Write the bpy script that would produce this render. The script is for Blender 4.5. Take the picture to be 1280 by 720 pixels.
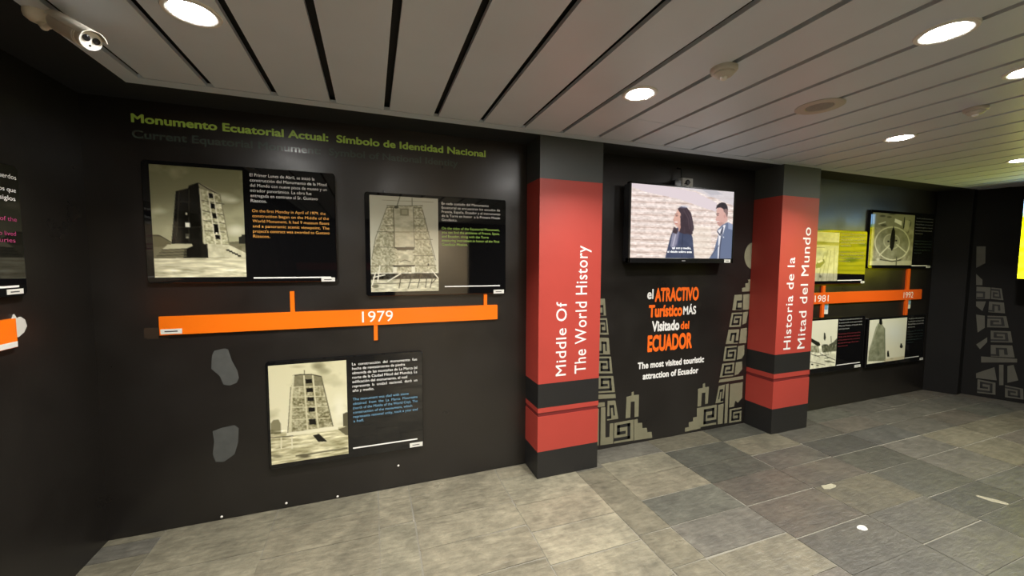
import bpy, bmesh, math, random
import numpy as np
from mathutils import Vector, Matrix

C = bpy.context.scene.collection
for o in list(bpy.data.objects):
    bpy.data.objects.remove(o, do_unlink=True)

# ------------------------------------------------------------------ camera
CAM_H, CAM_Y = 1.70, -2.9424
cam = bpy.data.cameras.new('camera')
cam.sensor_width = 36.0
cam.lens = 13.635
cam.clip_start = 0.02
camera = bpy.data.objects.new('camera', cam)
C.objects.link(camera)
yaw, pitch, roll = 0.3470, -0.0677, 0.0045
f_ = Vector((math.sin(yaw), math.cos(yaw), 0))
r_ = Vector((math.cos(yaw), -math.sin(yaw), 0))
u_ = Vector((0, 0, 1))
fw = f_ * math.cos(pitch) + u_ * math.sin(pitch)
up = u_ * math.cos(pitch) - f_ * math.sin(pitch)
rt = r_ * math.cos(roll) + up * math.sin(roll)
up2 = up * math.cos(roll) - r_ * math.sin(roll)
M = Matrix((rt, up2, -fw)).transposed().to_4x4()
M.translation = Vector((0, CAM_Y, CAM_H))
camera.matrix_world = M
bpy.context.scene.camera = camera

# ------------------------------------------------------------------ exposure, world
vs = bpy.context.scene.view_settings
vs.view_transform = 'Standard'
vs.look = 'None'
vs.exposure = 0.0
vs.gamma = 1.0
vs.use_curve_mapping = False
world = bpy.data.worlds.new('world')
bpy.context.scene.world = world
world.use_nodes = True
world.node_tree.nodes['Background'].inputs[0].default_value = (0.30, 0.34, 0.42, 1)
world.node_tree.nodes['Background'].inputs[1].default_value = 0.3
cy = bpy.context.scene.cycles
cy.max_bounces = 8
cy.diffuse_bounces = 5
cy.glossy_bounces = 4
cy.caustics_reflective = False
cy.caustics_refractive = False
cy.sample_clamp_indirect = 4.0
LAMP_SPREAD = 130.0       # degrees, recessed reflector
LAMP_W = 30.0            # watts of one ceiling downlight
LENS_GLOW = 170.0         # luminance of its frosted lens
DOOR_W = 220.0           # lamp of the lobby behind the doorway

# ------------------------------------------------------------------ materials
def lin(c):
    return tuple(((v / 255) / 12.92 if v / 255 <= 0.04045 else ((v / 255 + 0.055) / 1.055) ** 2.4) for v in c)

def mat(name, col, rough=0.5, metal=0.0, spec=0.5, noise=0.0, nscale=8.0, bump=0.0, bscale=60.0, rvar=0.0, coat=0.0):
    m = bpy.data.materials.new(name)
    m.use_nodes = True
    nt = m.node_tree
    b = nt.nodes['Principled BSDF']
    b.inputs['Roughness'].default_value = rough
    b.inputs['Metallic'].default_value = metal
    b.inputs['Specular IOR Level'].default_value = spec
    b.inputs['Coat Weight'].default_value = coat
    b.inputs['Coat Roughness'].default_value = 0.03
    b.inputs['Base Color'].default_value = (*col, 1)
    tc = nt.nodes.new('ShaderNodeTexCoord')
    if noise > 0 or rvar > 0:
        n = nt.nodes.new('ShaderNodeTexNoise')
        n.inputs['Scale'].default_value = nscale
        n.inputs['Detail'].default_value = 5
        nt.links.new(tc.outputs['Object'], n.inputs['Vector'])
        if noise > 0:
            mx = nt.nodes.new('ShaderNodeMix'); mx.data_type = 'RGBA'
            mx.inputs[6].default_value = (*[c * (1 - noise) for c in col], 1)
            mx.inputs[7].default_value = (*[min(1, c * (1 + noise)) for c in col], 1)
            nt.links.new(n.outputs['Fac'], mx.inputs[0])
            nt.links.new(mx.outputs[2], b.inputs['Base Color'])
        if rvar > 0:
            mr = nt.nodes.new('ShaderNodeMapRange')
            mr.inputs[1].default_value = 0.3; mr.inputs[2].default_value = 0.7
            mr.inputs[3].default_value = rough - rvar; mr.inputs[4].default_value = rough + rvar
            nt.links.new(n.outputs['Fac'], mr.inputs[0])
            nt.links.new(mr.outputs[0], b.inputs['Roughness'])
    if bump > 0:
        n2 = nt.nodes.new('ShaderNodeTexNoise')
        n2.inputs['Scale'].default_value = bscale
        n2.inputs['Detail'].default_value = 4
        nt.links.new(tc.outputs['Object'], n2.inputs['Vector'])
        bp = nt.nodes.new('ShaderNodeBump')
        bp.inputs['Strength'].default_value = bump
        bp.inputs['Distance'].default_value = 0.004
        nt.links.new(n2.outputs['Fac'], bp.inputs['Height'])
        nt.links.new(bp.outputs['Normal'], b.inputs['Normal'])
    return m

def emit(name, col, strength):
    m = bpy.data.materials.new(name); m.use_nodes = True
    b = m.node_tree.nodes['Principled BSDF']
    b.inputs['Base Color'].default_value = (*[c * 0.5 for c in col], 1)
    b.inputs['Emission Color'].default_value = (*col, 1)
    b.inputs['Emission Strength'].default_value = strength
    return m

def print_mat(name, emission=0.0, rough=0.06, spec=0.5):
    m = bpy.data.materials.new(name); m.use_nodes = True
    nt = m.node_tree; b = nt.nodes['Principled BSDF']
    a = nt.nodes.new('ShaderNodeAttribute'); a.attribute_name = 'ink'
    b.inputs['Roughness'].default_value = rough
    b.inputs['Specular IOR Level'].default_value = spec
    if emission > 0:
        b.inputs['Base Color'].default_value = (0.01, 0.01, 0.012, 1)
        b.inputs['Specular IOR Level'].default_value = 0.25
        nt.links.new(a.outputs['Color'], b.inputs['Emission Color'])
        b.inputs['Emission Strength'].default_value = emission
    else:
        nt.links.new(a.outputs['Color'], b.inputs['Base Color'])
    return m

def slate_mat():
    m = bpy.data.materials.new('slate_slabs'); m.use_nodes = True
    nt = m.node_tree; b = nt.nodes['Principled BSDF']
    a = nt.nodes.new('ShaderNodeAttribute'); a.attribute_name = 'ink'
    tc = nt.nodes.new('ShaderNodeTexCoord')
    def noise(scale, detail, rough=0.6, stretch=None):
        n = nt.nodes.new('ShaderNodeTexNoise')
        n.inputs['Scale'].default_value = scale; n.inputs['Detail'].default_value = detail
        n.inputs['Roughness'].default_value = rough
        if stretch:
            mp = nt.nodes.new('ShaderNodeMapping'); mp.inputs['Scale'].default_value = stretch
            mp.inputs['Rotation'].default_value = (0, 0, 0.5)
            nt.links.new(tc.outputs['Object'], mp.inputs['Vector']); nt.links.new(mp.outputs[0], n.inputs['Vector'])
        else:
            nt.links.new(tc.outputs['Object'], n.inputs['Vector'])
        return n
    n1 = noise(3.2, 6); n2 = noise(14, 6, 0.7); n3 = noise(9, 5, 0.6, (1, 4, 1))
    def ramp(src, lo, hi, p0=0.3, p1=0.7):
        r = nt.nodes.new('ShaderNodeMapRange')
        r.inputs[1].default_value = p0; r.inputs[2].default_value = p1
        r.inputs[3].default_value = lo; r.inputs[4].default_value = hi
        nt.links.new(src.outputs['Fac'], r.inputs[0]); return r
    r1 = ramp(n1, 0.70, 1.32); r2 = ramp(n2, 0.74, 1.26); r3 = ramp(n3, 0.80, 1.20)
    m1 = nt.nodes.new('ShaderNodeMath'); m1.operation = 'MULTIPLY'
    m2 = nt.nodes.new('ShaderNodeMath'); m2.operation = 'MULTIPLY'
    nt.links.new(r1.outputs[0], m1.inputs[0]); nt.links.new(r2.outputs[0], m1.inputs[1])
    nt.links.new(m1.outputs[0], m2.inputs[0]); nt.links.new(r3.outputs[0], m2.inputs[1])
    vm = nt.nodes.new('ShaderNodeVectorMath'); vm.operation = 'SCALE'
    nt.links.new(a.outputs['Color'], vm.inputs[0]); nt.links.new(m2.outputs[0], vm.inputs['Scale'])
    nt.links.new(vm.outputs[0], b.inputs['Base Color'])
    rr = ramp(n1, 0.52, 0.27); nt.links.new(rr.outputs[0], b.inputs['Roughness'])
    bp = nt.nodes.new('ShaderNodeBump'); bp.inputs['Strength'].default_value = 0.55; bp.inputs['Distance'].default_value = 0.008
    ad = nt.nodes.new('ShaderNodeMath'); ad.operation = 'ADD'
    nt.links.new(n2.outputs['Fac'], ad.inputs[0]); nt.links.new(n3.outputs['Fac'], ad.inputs[1])
    nt.links.new(ad.outputs[0], bp.inputs['Height']); nt.links.new(bp.outputs['Normal'], b.inputs['Normal'])
    return m

black_paint = mat('black_wall_paint', (0.0118, 0.0100, 0.0088), 0.34, spec=0.62, noise=0.22, nscale=3, bump=0.10, bscale=30, rvar=0.07)
matte_black = mat('matte_black_wall_paint', (0.0105, 0.0100, 0.0098), 0.75, spec=0.18, noise=0.25, nscale=3)
dark_soffit = mat('dark_soffit_paint', (0.012, 0.0125, 0.014), 0.7, noise=0.2)
charcoal = mat('charcoal_column_paint', (0.060, 0.066, 0.066), 0.5, noise=0.12, nscale=4, bump=0.05)
column_black = mat('black_column_paint', (0.012, 0.0115, 0.0115), 0.5, noise=0.2, nscale=5)
red_paint = mat('red_column_paint', (0.40, 0.047, 0.034), 0.5, noise=0.06, nscale=5, bump=0.04)
groove_red = mat('shaded_red_groove_paint', (0.15, 0.014, 0.014), 0.5)  # column red darkened, the shade of the groove put into the colour
ceiling_mat = mat('grey_metal_ceiling_boards', (0.67, 0.745, 0.86), 0.42, noise=0.07, nscale=2.5)
ceiling_gap = mat('black_ceiling_gap', (0.012, 0.012, 0.013), 0.8)
slate = slate_mat()
grout = mat('pale_mortar', (0.19, 0.18, 0.145), 0.85, noise=0.3, nscale=6)
acrylic = mat('black_gloss_acrylic', (0.0045, 0.0045, 0.005), 0.035, spec=0.62)
print_paper = print_mat('glossy_photo_print', rough=0.05, spec=0.5)
ink_white = mat('white_printed_ink', (0.90, 0.90, 0.88), 0.3)
ink_orange = mat('orange_printed_ink', (0.85, 0.42, 0.09), 0.3)
ink_green = mat('green_printed_ink', (0.42, 0.66, 0.13), 0.3)
ink_blue = mat('blue_printed_ink', (0.17, 0.38, 0.58), 0.3)
ink_magenta = mat('magenta_printed_ink', (0.40, 0.05, 0.16), 0.3)
ink_pale = mat('pale_printed_ink', (0.40, 0.40, 0.39), 0.3)
ink_dim = mat('grey_printed_ink', (0.16, 0.16, 0.18), 0.3)
ink_dark_red = mat('dark_red_printed_ink', (0.20, 0.022, 0.03), 0.3)
ink_dark_green = mat('dark_green_printed_ink', (0.030, 0.055, 0.05), 0.3)
ink_black = mat('small_black_print', (0.02, 0.02, 0.02), 0.4)
sticker = mat('white_sticker', (0.75, 0.75, 0.70), 0.4)
vinyl_green = mat('green_vinyl', (0.50, 0.76, 0.14), 0.28)
vinyl_dark = mat('dark_glossy_vinyl', (0.075, 0.098, 0.086), 0.16, spec=0.6)
vinyl_white = mat('white_vinyl', (0.80, 0.80, 0.78), 0.45)
vinyl_orange = mat('orange_vinyl', (0.92, 0.15, 0.012), 0.4)
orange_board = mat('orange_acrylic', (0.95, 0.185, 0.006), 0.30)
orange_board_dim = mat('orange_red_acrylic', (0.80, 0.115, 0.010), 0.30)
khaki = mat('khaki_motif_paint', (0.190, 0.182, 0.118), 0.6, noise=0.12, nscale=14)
khaki_shaded = mat('shaded_khaki_motif_paint', (0.085, 0.082, 0.066), 0.6, noise=0.2, nscale=10)  # khaki of the end wall, its weak light put into the colour
motif_black = mat('black_motif_paint', (0.010, 0.010, 0.0095), 0.55)
patch_grey = mat('grey_filler', (0.070, 0.074, 0.070), 0.7, noise=0.25, nscale=18)
brown_tape = mat('brown_tape', (0.035, 0.024, 0.016), 0.35)
white_plastic = mat('white_plastic', (0.55, 0.53, 0.48), 0.4)
bright_white = mat('bright_white_plastic', (0.85, 0.84, 0.80), 0.35)
beige_metal = mat('beige_painted_metal', (0.80, 0.76, 0.67), 0.4, noise=0.05)
dark_glass = mat('dark_lens_glass', (0.01, 0.01, 0.012), 0.08)
grey_plastic = mat('grey_plastic', (0.16, 0.16, 0.16), 0.45)
black_plastic = mat('black_plastic', (0.010, 0.010, 0.011), 0.25)
silver = mat('silver_plastic', (0.45, 0.46, 0.46), 0.35)
lens_emit = emit('lit_downlight_lens', (1.0, 0.97, 0.92), LENS_GLOW)
screen_mat = print_mat('lit_screen', emission=1.12, rough=0.5)
screen_hot = print_mat('bright_lit_screen', emission=5.5, rough=0.15)
cream_wall = mat('cream_lobby_paint', (0.75, 0.68, 0.55), 0.8)
pale_stone = mat('pale_chipped_stone', (0.25, 0.235, 0.165), 0.8, noise=0.2)
paper_white = mat('white_paper_scrap', (0.62, 0.61, 0.56), 0.7)

# ------------------------------------------------------------------ helpers
class MB:
    """collects shapes; build() links them as ONE mesh object"""
    def __init__(s):
        s.v = []; s.f = []; s.mi = []; s.sm = []; s.flat = False
    def add(s, verts, faces, mi=0, smooth=False):
        n = len(s.v)
        s.v += [tuple(v) for v in verts]
        s.f += [tuple(i + n for i in f) for f in faces]
        s.mi += [mi] * len(faces); s.sm += [smooth] * len(faces)
        return s
    def box(s, x0, x1, y0, y1, z0, z1, mi=0):
        v = [(x, y, z) for x in (x0, x1) for y in (y0, y1) for z in (z0, z1)]
        return s.add(v, [(0, 1, 3, 2), (4, 6, 7, 5), (0, 4, 5, 1), (2, 3, 7, 6), (0, 2, 6, 4), (1, 5, 7, 3)], mi)
    def bevel_box(s, x0, x1, y0, y1, z0, z1, r=0.004, mi=0):
        bm = bmesh.new()
        bmesh.ops.create_cube(bm, size=1)
        for v in bm.verts:
            v.co = Vector(((x0 + x1) / 2 + v.co.x * (x1 - x0), (y0 + y1) / 2 + v.co.y * (y1 - y0), (z0 + z1) / 2 + v.co.z * (z1 - z0)))
        bmesh.ops.bevel(bm, geom=bm.edges[:], offset=r, segments=2, profile=0.5, affect='EDGES')
        return s.bm(bm, mi)
    def bm(s, bm, mi=0, mtx=None, smooth=False):
        bm.verts.index_update()
        vs_ = [(mtx @ v.co if mtx else v.co.copy()) for v in bm.verts]
        s.add(vs_, [tuple(v.index for v in f.verts) for f in bm.faces], mi, smooth)
        bm.free(); return s
    def plate(s, pts, mp, t0, t1, mi=0):
        """polygon pts (a,b) mapped by mp(a,b,depth), from depth t0 (back) to t1 (front)"""
        n = len(pts)
        v = [mp(a, b, t1) for a, b in pts] + [mp(a, b, t0) for a, b in pts]
        fc = [tuple(range(n)), tuple(range(2 * n - 1, n - 1, -1))]
        fc += [(i, n + i, n + (i + 1) % n, (i + 1) % n) for i in range(n)]
        return s.add(v, fc, mi)
    def lathe(s, prof, mtx=None, seg=32, mi=0, smooth=True):
        """prof [(r,z)...] turned about z"""
        v = []; fc = []
        for r, z in prof:
            for k in range(seg):
                a = 2 * math.pi * k / seg
                p = Vector((r * math.cos(a), r * math.sin(a), z))
                v.append(tuple(mtx @ p) if mtx else tuple(p))
        for i in range(len(prof) - 1):
            for k in range(seg):
                k2 = (k + 1) % seg
                fc.append((i * seg + k, i * seg + k2, (i + 1) * seg + k2, (i + 1) * seg + k))
        fc.append(tuple(range(seg - 1, -1, -1)))
        fc.append(tuple((len(prof) - 1) * seg + k for k in range(seg)))
        return s.add(v, fc, mi, smooth)
    def tube(s, p, q, r, seg=12, mi=0, r2=None):
        p, q = Vector(p), Vector(q); d = q - p
        m = Matrix.Translation(p) @ d.to_track_quat('Z', 'Y').to_matrix().to_4x4()
        return s.lathe([(r, 0), (r if r2 is None else r2, d.length)], m, seg, mi)
    def build(s, name, mats, parent=None, recalc=True):
        me = bpy.data.meshes.new(name)
        org = Vector((0, 0, 0)) if parent is None else parent.matrix_world.translation
        me.from_pydata([Vector(v) - org for v in s.v], [], s.f)
        for m in (mats if isinstance(mats, (list, tuple)) else [mats]):
            me.materials.append(m)
        me.polygons.foreach_set('material_index', s.mi)
        me.polygons.foreach_set('use_smooth', s.sm)
        if recalc and not s.flat:
            bm = bmesh.new(); bm.from_mesh(me)
            bmesh.ops.recalc_face_normals(bm, faces=bm.faces[:]); bm.to_mesh(me); bm.free()
        if any(s.sm):
            me.set_sharp_from_angle(angle=math.radians(40))
        me.update()
        o = bpy.data.objects.new(name, me); C.objects.link(o)
        if parent is not None:
            o.parent = parent
        return o

def thing(name, label, cat, loc=(0, 0, 0), group=None):
    o = bpy.data.objects.new(name, None)
    o.empty_display_size = 0.1
    C.objects.link(o); o.location = loc
    o.matrix_world = Matrix.Translation(Vector(loc))
    o['label'] = label; o['category'] = cat
    if group: o['group'] = group
    return o
def tag(o, label, cat, group=None):
    o['label'] = label; o['category'] = cat
    if group: o['group'] = group
    return o
def struct(o):
    o['kind'] = 'structure'; return o

# planes: (a along the wall, b height, t distance out of the wall)
def north(a, b, t): return (a, -t, b)
WEST_X = -1.534
def west(a, b, t): return (WEST_X + t, a, b)            # a is world y
EA = Vector((7.25, -0.25)); EB = Vector((7.45, -0.70)); ET = (EB - EA).normalized(); EN = Vector((-abs(ET.y), -ET.x)) if False else Vector((ET.y, -ET.x))
if EN.x > 0: EN = -EN
def east(a, b, t):
    p = EA + ET * a + EN * t
    return (p.x, p.y, b)

# ---- lettering: outlines of the built-in font turned into flat mesh faces
_glyph = {}
def glyphs(text, bold=0.0, space=1.0):
    key = (text, bold, space)
    if key in _glyph: return _glyph[key]
    cu = bpy.data.curves.new('lettering', 'FONT')
    cu.body = text; cu.size = 1.0; cu.space_character = space
    cu.fill_mode = 'FRONT'; cu.resolution_u = 4
    ob = bpy.data.objects.new('lettering', cu); C.objects.link(ob)
    dg = bpy.context.evaluated_depsgraph_get()
    me = bpy.data.meshes.new_from_object(ob.evaluated_get(dg))
    v = [(q.co.x, q.co.y) for q in me.vertices]; fc = [tuple(p.vertices) for p in me.polygons]
    bpy.data.objects.remove(ob, do_unlink=True); bpy.data.curves.remove(cu); bpy.data.meshes.remove(me)
    _glyph[key] = (v, fc); return v, fc
CAP = 0.729
def letter(mb, text, mp, a0, a1, base, cap, t=0.0008, bold=0.0, mi=0, turn=False, space=1.0):
    """writes text from a0 to a1 on baseline `base` with capital height `cap`; turn=True runs it upward"""
    v, fc = glyphs(text, 0, space)
    if not v: return
    mb.flat = True
    strikes = [(0, 0)] if bold < .003 else [(math.cos(k * math.pi / 4) * bold, math.sin(k * math.pi / 4) * bold) for k in range(8)]
    xs = [p[0] for p in v]; x0, x1 = min(xs) - bold, max(xs) + bold
    sx = (a1 - a0) / (x1 - x0); sy = cap / (CAP + 2 * bold)
    for i, (bx, by) in enumerate(strikes):      # heavier weights are struck several times, slightly apart
        tt = t + .00004 * i
        if turn:
            vv = [mp(base - (y + by) * sy, a0 + (x + bx - x0) * sx, tt) for x, y in v]
        else:
            vv = [mp(a0 + (x + bx - x0) * sx, base + (y + by) * sy, tt) for x, y in v]
        mb.add(vv, fc, mi)

# ---- printed pictures: coloured ink stored per vertex of a fine flat mesh
class Pic:
    def __init__(s, w, h, quad):
        s.w, s.h = w, h
        W, H = 2 * w, 2 * h
        u, v = np.meshgrid((np.arange(W) + .5) / W, (np.arange(H) + .5) / H)
        (ax, ay), (bx, by), (cx, cy_), (dx, dy) = quad
        s.X = (1 - v) * ((1 - u) * ax + u * bx) + v * ((1 - u) * dx + u * cx)
        s.Y = (1 - v) * ((1 - u) * ay + u * by) + v * ((1 - u) * dy + u * cy_)
        s.u, s.v = u, v
        s.a = np.zeros((H, W, 3))
    def noise(s, nx, ny, seed, octaves=4):
        rng = np.random.RandomState(seed); out = 0; amp = 1; tot = 0
        for k in range(octaves):
            gx, gy = nx * 2 ** k + 2, ny * 2 ** k + 2
            g = rng.rand(gy + 1, gx + 1)
            fx = s.u * nx * 2 ** k; fy = s.v * ny * 2 ** k
            ix, iy = fx.astype(int), fy.astype(int); tx, ty = fx - ix, fy - iy
            tx = tx * tx * (3 - 2 * tx); ty = ty * ty * (3 - 2 * ty)
            val = (g[iy, ix] * (1 - tx) + g[iy, ix + 1] * tx) * (1 - ty) + (g[iy + 1, ix] * (1 - tx) + g[iy + 1, ix + 1] * tx) * ty
            out = out + amp * val; tot += amp; amp *= .55
        return out / tot
    def put(s, mask, col, k=1.0):
        m = (mask * k)[..., None]
        c = np.array(col, float)
        s.a = s.a * (1 - m) + c * m
    def fill(s, top, bot):
        t = s.v[..., None]; s.a = np.array(top, float) * (1 - t) + np.array(bot, float) * t
    def mask(s, pts):
        m = np.zeros(s.X.shape, bool); n = len(pts)
        for i in range(n):
            x0, y0 = pts[i]; x1, y1 = pts[(i + 1) % n]
            if y0 == y1: continue
            c = ((y0 > s.Y) != (y1 > s.Y)) & (s.X < (x1 - x0) * (s.Y - y0) / (y1 - y0) + x0)
            m ^= c
        return m.astype(float)
    def poly(s, pts, col, k=1.0): s.put(s.mask(pts), col, k)
    def line(s, pts, w, col, k=1.0):
        for (x0, y0), (x1, y1) in zip(pts[:-1], pts[1:]):
            dx, dy = x1 - x0, y1 - y0; L = dx * dx + dy * dy + 1e-9
            t = np.clip(((s.X - x0) * dx + (s.Y - y0) * dy) / L, 0, 1)
            dd = np.hypot(s.X - x0 - t * dx, s.Y - y0 - t * dy)
            s.put(np.clip(w / 2 + .8 - dd, 0, 1), col, k)
    def ell(s, cx, cy_, rx, ry, col, k=1.0, soft=0.15):
        d = np.hypot((s.X - cx) / rx, (s.Y - cy_) / ry)
        s.put(np.clip((1 - d) / soft, 0, 1), col, k)
    def grain(s, mask, nx, ny, seed, amt, octaves=4):
        n = (s.noise(nx, ny, seed, octaves) - .5) * 2
        s.a = np.clip(s.a + (mask * n * amt)[..., None], 0, 255)
    def grid(s):
        H, W, _ = s.a.shape
        a = s.a.reshape(H // 2, 2, W // 2, 2, 3).mean((1, 3)) / 255
        return np.where(a <= .04045, a / 12.92, ((a + .055) / 1.055) ** 2.4)
    def build(s, name, m, mp, quad_ab, t, parent):
        """quad_ab: corners tl,tr,br,bl in wall coordinates"""
        g = s.grid(); h, w, _ = g.shape
        (ax, ay), (bx, by), (cx, cy_), (dx, dy) = quad_ab
        u, v = np.meshgrid(np.linspace(0, 1, w), np.linspace(0, 1, h))
        A = (1 - v) * ((1 - u) * ax + u * bx) + v * ((1 - u) * dx + u * cx)
        B = (1 - v) * ((1 - u) * ay + u * by) + v * ((1 - u) * dy + u * cy_)
        mb = MB()
        vs_ = [mp(float(p), float(q), t) for p, q in zip(A.ravel(), B.ravel())]
        fc = [(j * w + i, j * w + i + 1, (j + 1) * w + i + 1, (j + 1) * w + i) for j in range(h - 1) for i in range(w - 1)]
        mb.add(vs_, fc)
        o = mb.build(name, m, parent, recalc=False)
        at = o.data.color_attributes.new('ink', 'FLOAT_COLOR', 'POINT')
        rgba = np.ones((h * w, 4), np.float32); rgba[:, :3] = g.reshape(-1, 3)
        at.data.foreach_set('color', rgba.ravel())
        return o

def wloc(o):
    p = Vector((0, 0, 0))
    while o is not None:
        p = p + o.location; o = o.parent
    return p
def _build(s, name, mats, parent=None, recalc=True, _old=MB.build):
    if parent is not None:
        org = wloc(parent)
        s.v = [tuple(Vector(v) - org) for v in s.v]
        parent_m = parent
        o = _old(s, name, mats, None, recalc); o.parent = parent_m
        return o
    return _old(s, name, mats, None, recalc)
MB.build = _build

# ================================================================== the room
CEIL = 2.635
BACK_Y = -6.5
struct(MB().box(WEST_X - 0.15, 7.0, 0.0, 0.15, 0, CEIL + 0.02).build('wall_north', black_paint))
struct(MB().box(WEST_X - 0.15, WEST_X, BACK_Y, 0.0, 0, CEIL + 0.02).build('wall_west', black_paint))
e = MB()
e.plate([(0, 0), (6.6, 0), (6.6, CEIL + 0.02), (0, CEIL + 0.02)], east, -0.15, 0)
pp = [(6.97, 0.15), (6.97, 0.0), (7.12, -0.27), (7.26, -0.25), (7.45, 0.15)]
e.plate(pp, lambda a, b, t: (a, b, t), 0, CEIL + 0.02)
struct(e.build('wall_east', matte_black))
s_ = MB()
DX0, DX1, DZ = 0.50, 2.25, 2.45
s_.box(WEST_X - 0.15, DX0, BACK_Y - 0.15, BACK_Y, 0, CEIL + 0.02)
s_.box(DX1, 11.0, BACK_Y - 0.15, BACK_Y, 0, CEIL + 0.02)
s_.box(DX0, DX1, BACK_Y - 0.15, BACK_Y, DZ, CEIL + 0.02)
struct(s_.build('wall_south', black_paint))
# the lit lobby beyond the doorway behind the camera
l_ = MB()
l_.box(-0.3, 3.2, -9.2, -9.05, 0, 2.8)
l_.box(-0.45, -0.3, -9.2, BACK_Y - 0.15, 0, 2.8)
l_.box(3.2, 3.35, -9.2, BACK_Y - 0.15, 0, 2.8)
l_.box(-0.45, 3.35, -9.2, BACK_Y - 0.15, 2.8, 2.9)
struct(l_.build('wall_lobby', cream_wall))
struct(MB().box(WEST_X + 0.02, DX0 - 0.1, BACK_Y, BACK_Y + 0.02, 1.50, 1.66).build('trim_1', red_paint))

# ---- floor: slate slabs in strips, pale mortar between
random.seed(11)
WARM = (0.262, 0.238, 0.170); OLIVE = (0.228, 0.210, 0.150); GREEN = (0.150, 0.150, 0.120)
GREY = (0.168, 0.160, 0.132); BROWN = (0.180, 0.162, 0.130); LIGHT = (0.275, 0.254, 0.182); DARK = (0.122, 0.122, 0.108)
def rows(first, step=0.275, end=-9.3):
    r = [0.0] + list(first)
    while r[-1] > end: r.append(r[-1] - step * random.uniform(.93, 1.07))
    return r
strips = [
    (-1.60, -1.25, rows([-.06, -.21, -.40, -.70]), [OLIVE, GREY, OLIVE, LIGHT]),
    (-1.25, -.632, rows([-.40, -.68, -.95]), [OLIVE, LIGHT, OLIVE, WARM]),
    (-.632, .016, rows([-.225, -.49, -.775, -1.05]), [OLIVE, WARM, WARM, OLIVE]),
    (.016, .232, rows([-.435, -1.20, -1.5]), [WARM, LIGHT, OLIVE]),
    (.232, .915, rows([-.165, -.448, -.715, -1.012, -1.29]), [WARM, WARM, WARM, WARM, OLIVE]),
    (.915, 1.530, rows([-.17, -.517, -.795, -1.078, -1.36]), [WARM, LIGHT, WARM, LIGHT, OLIVE]),
    (1.530, 1.782, rows([-.27, -.46, -1.045]), [GREY, OLIVE, OLIVE, OLIVE, OLIVE]),
    (1.782, 2.440, rows([-.222, -.480, -.752, -1.043, -1.327, -1.62]), [GREY, LIGHT, WARM, GREEN, GREY, OLIVE]),
    (2.440, 3.120, rows([-.242, -.515, -.757, -1.055, -1.390, -1.688]), [LIGHT, GREEN, GREEN, BROWN, BROWN, GREY]),
    (3.120, 3.780, rows([-.255, -.545, -.790, -1.062, -1.400, -1.680]), [GREEN, LIGHT, GREY, BROWN, OLIVE, GREY]),
]
x = 3.780
while x < 10.6:
    strips.append((x, x + .66, rows([-.255 - random.uniform(-.03, .03), -.53, -.80, -1.07, -1.42, -1.66]), [])); x += .66
fl = MB(); cols = []
def slab_mesh():
    mb = MB(); ink = []
    for x0, x1, ys, cl in strips:
        for i in range(len(ys) - 1):
            c = cl[i] if i < len(cl) else random.choice([GREY, GREY, GREEN, OLIVE, BROWN, DARK] if x0 > 1.7 else [WARM, OLIVE, GREY, WARM, LIGHT])
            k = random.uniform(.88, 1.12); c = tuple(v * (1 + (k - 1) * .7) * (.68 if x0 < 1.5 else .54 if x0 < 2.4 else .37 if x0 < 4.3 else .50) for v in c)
            g = random.uniform(.002, .005); z = random.uniform(-.0015, 0.0)
            w = [random.uniform(-.004, .004) for _ in range(4)]
            a0, a1, b0, b1 = x0 + g, x1 - g, ys[i + 1] + g, ys[i] - g
            top = [(a0 + w[0], b0 + w[1], z), (a1 + w[2], b0 + w[3], z), (a1 + w[1], b1 + w[0], z), (a0 + w[3], b1 + w[2], z)]
            bot = [(p[0], p[1], -0.02) for p in top]
            mb.add(top + bot, [(0, 1, 2, 3), (0, 4, 5, 1), (1, 5, 6, 2), (2, 6, 7, 3), (3, 7, 4, 0)], 0)
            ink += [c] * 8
    n = len(mb.v)
    mb.add([(-1.7, -9.3, -.004), (10.7, -9.3, -.004), (10.7, .15, -.004), (-1.7, .15, -.004)], [(0, 1, 2, 3)], 1)
    mb.box(-1.7, 10.7, -9.3, .15, -.12, -.021, 1)
    ink += [(0.3, 0.3, 0.3)] * (len(mb.v) - n)
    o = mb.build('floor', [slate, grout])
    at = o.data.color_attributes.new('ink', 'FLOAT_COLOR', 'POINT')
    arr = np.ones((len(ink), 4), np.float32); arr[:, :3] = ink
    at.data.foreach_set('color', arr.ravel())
    return struct(o)
slab_mesh()

# ---- ceiling: grey metal boards with open dark joints, a flat rim, a dark soffit along the walls
ce = MB()
gx = [-1.10 + .3015 * k for k in range(40)]
ce.box(-1.2, 10.6, -.345, -.262, CEIL, CEIL + .02)                    # rim along the wall
ce.box(-1.2, gx[0] - .014, BACK_Y, -.345, CEIL, CEIL + .02)
rnd = random.Random(4)
for k in range(len(gx) - 1):
    x0, x1 = gx[k] + .017, gx[k + 1] - .017
    if x0 > 10.4: break
    cut = [-.352]
    if k in (9, 10): cut.append(-.765)
    y = cut[-1] - rnd.uniform(2.2, 3.6)
    while y > BACK_Y: cut.append(y); y -= 3.6
    cut.append(BACK_Y)
    for a, b in zip(cut[:-1], cut[1:]):
        ce.box(x0, x1, b + .002, a - .002, CEIL, CEIL + .02)
ce.box(-1.7, 11.0, BACK_Y - .15, .15, CEIL + .045, CEIL + .12, 1)     # slab above the open joints
struct(ce.build('ceiling', [ceiling_mat, ceiling_gap]))
so = MB()
so.box(WEST_X, 7.3, -.262, 0.0, CEIL, CEIL + .04)
so.box(WEST_X, -1.2, BACK_Y, -.262, CEIL, CEIL + .04)
struct(so.build('trim_2', dark_soffit))

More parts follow.
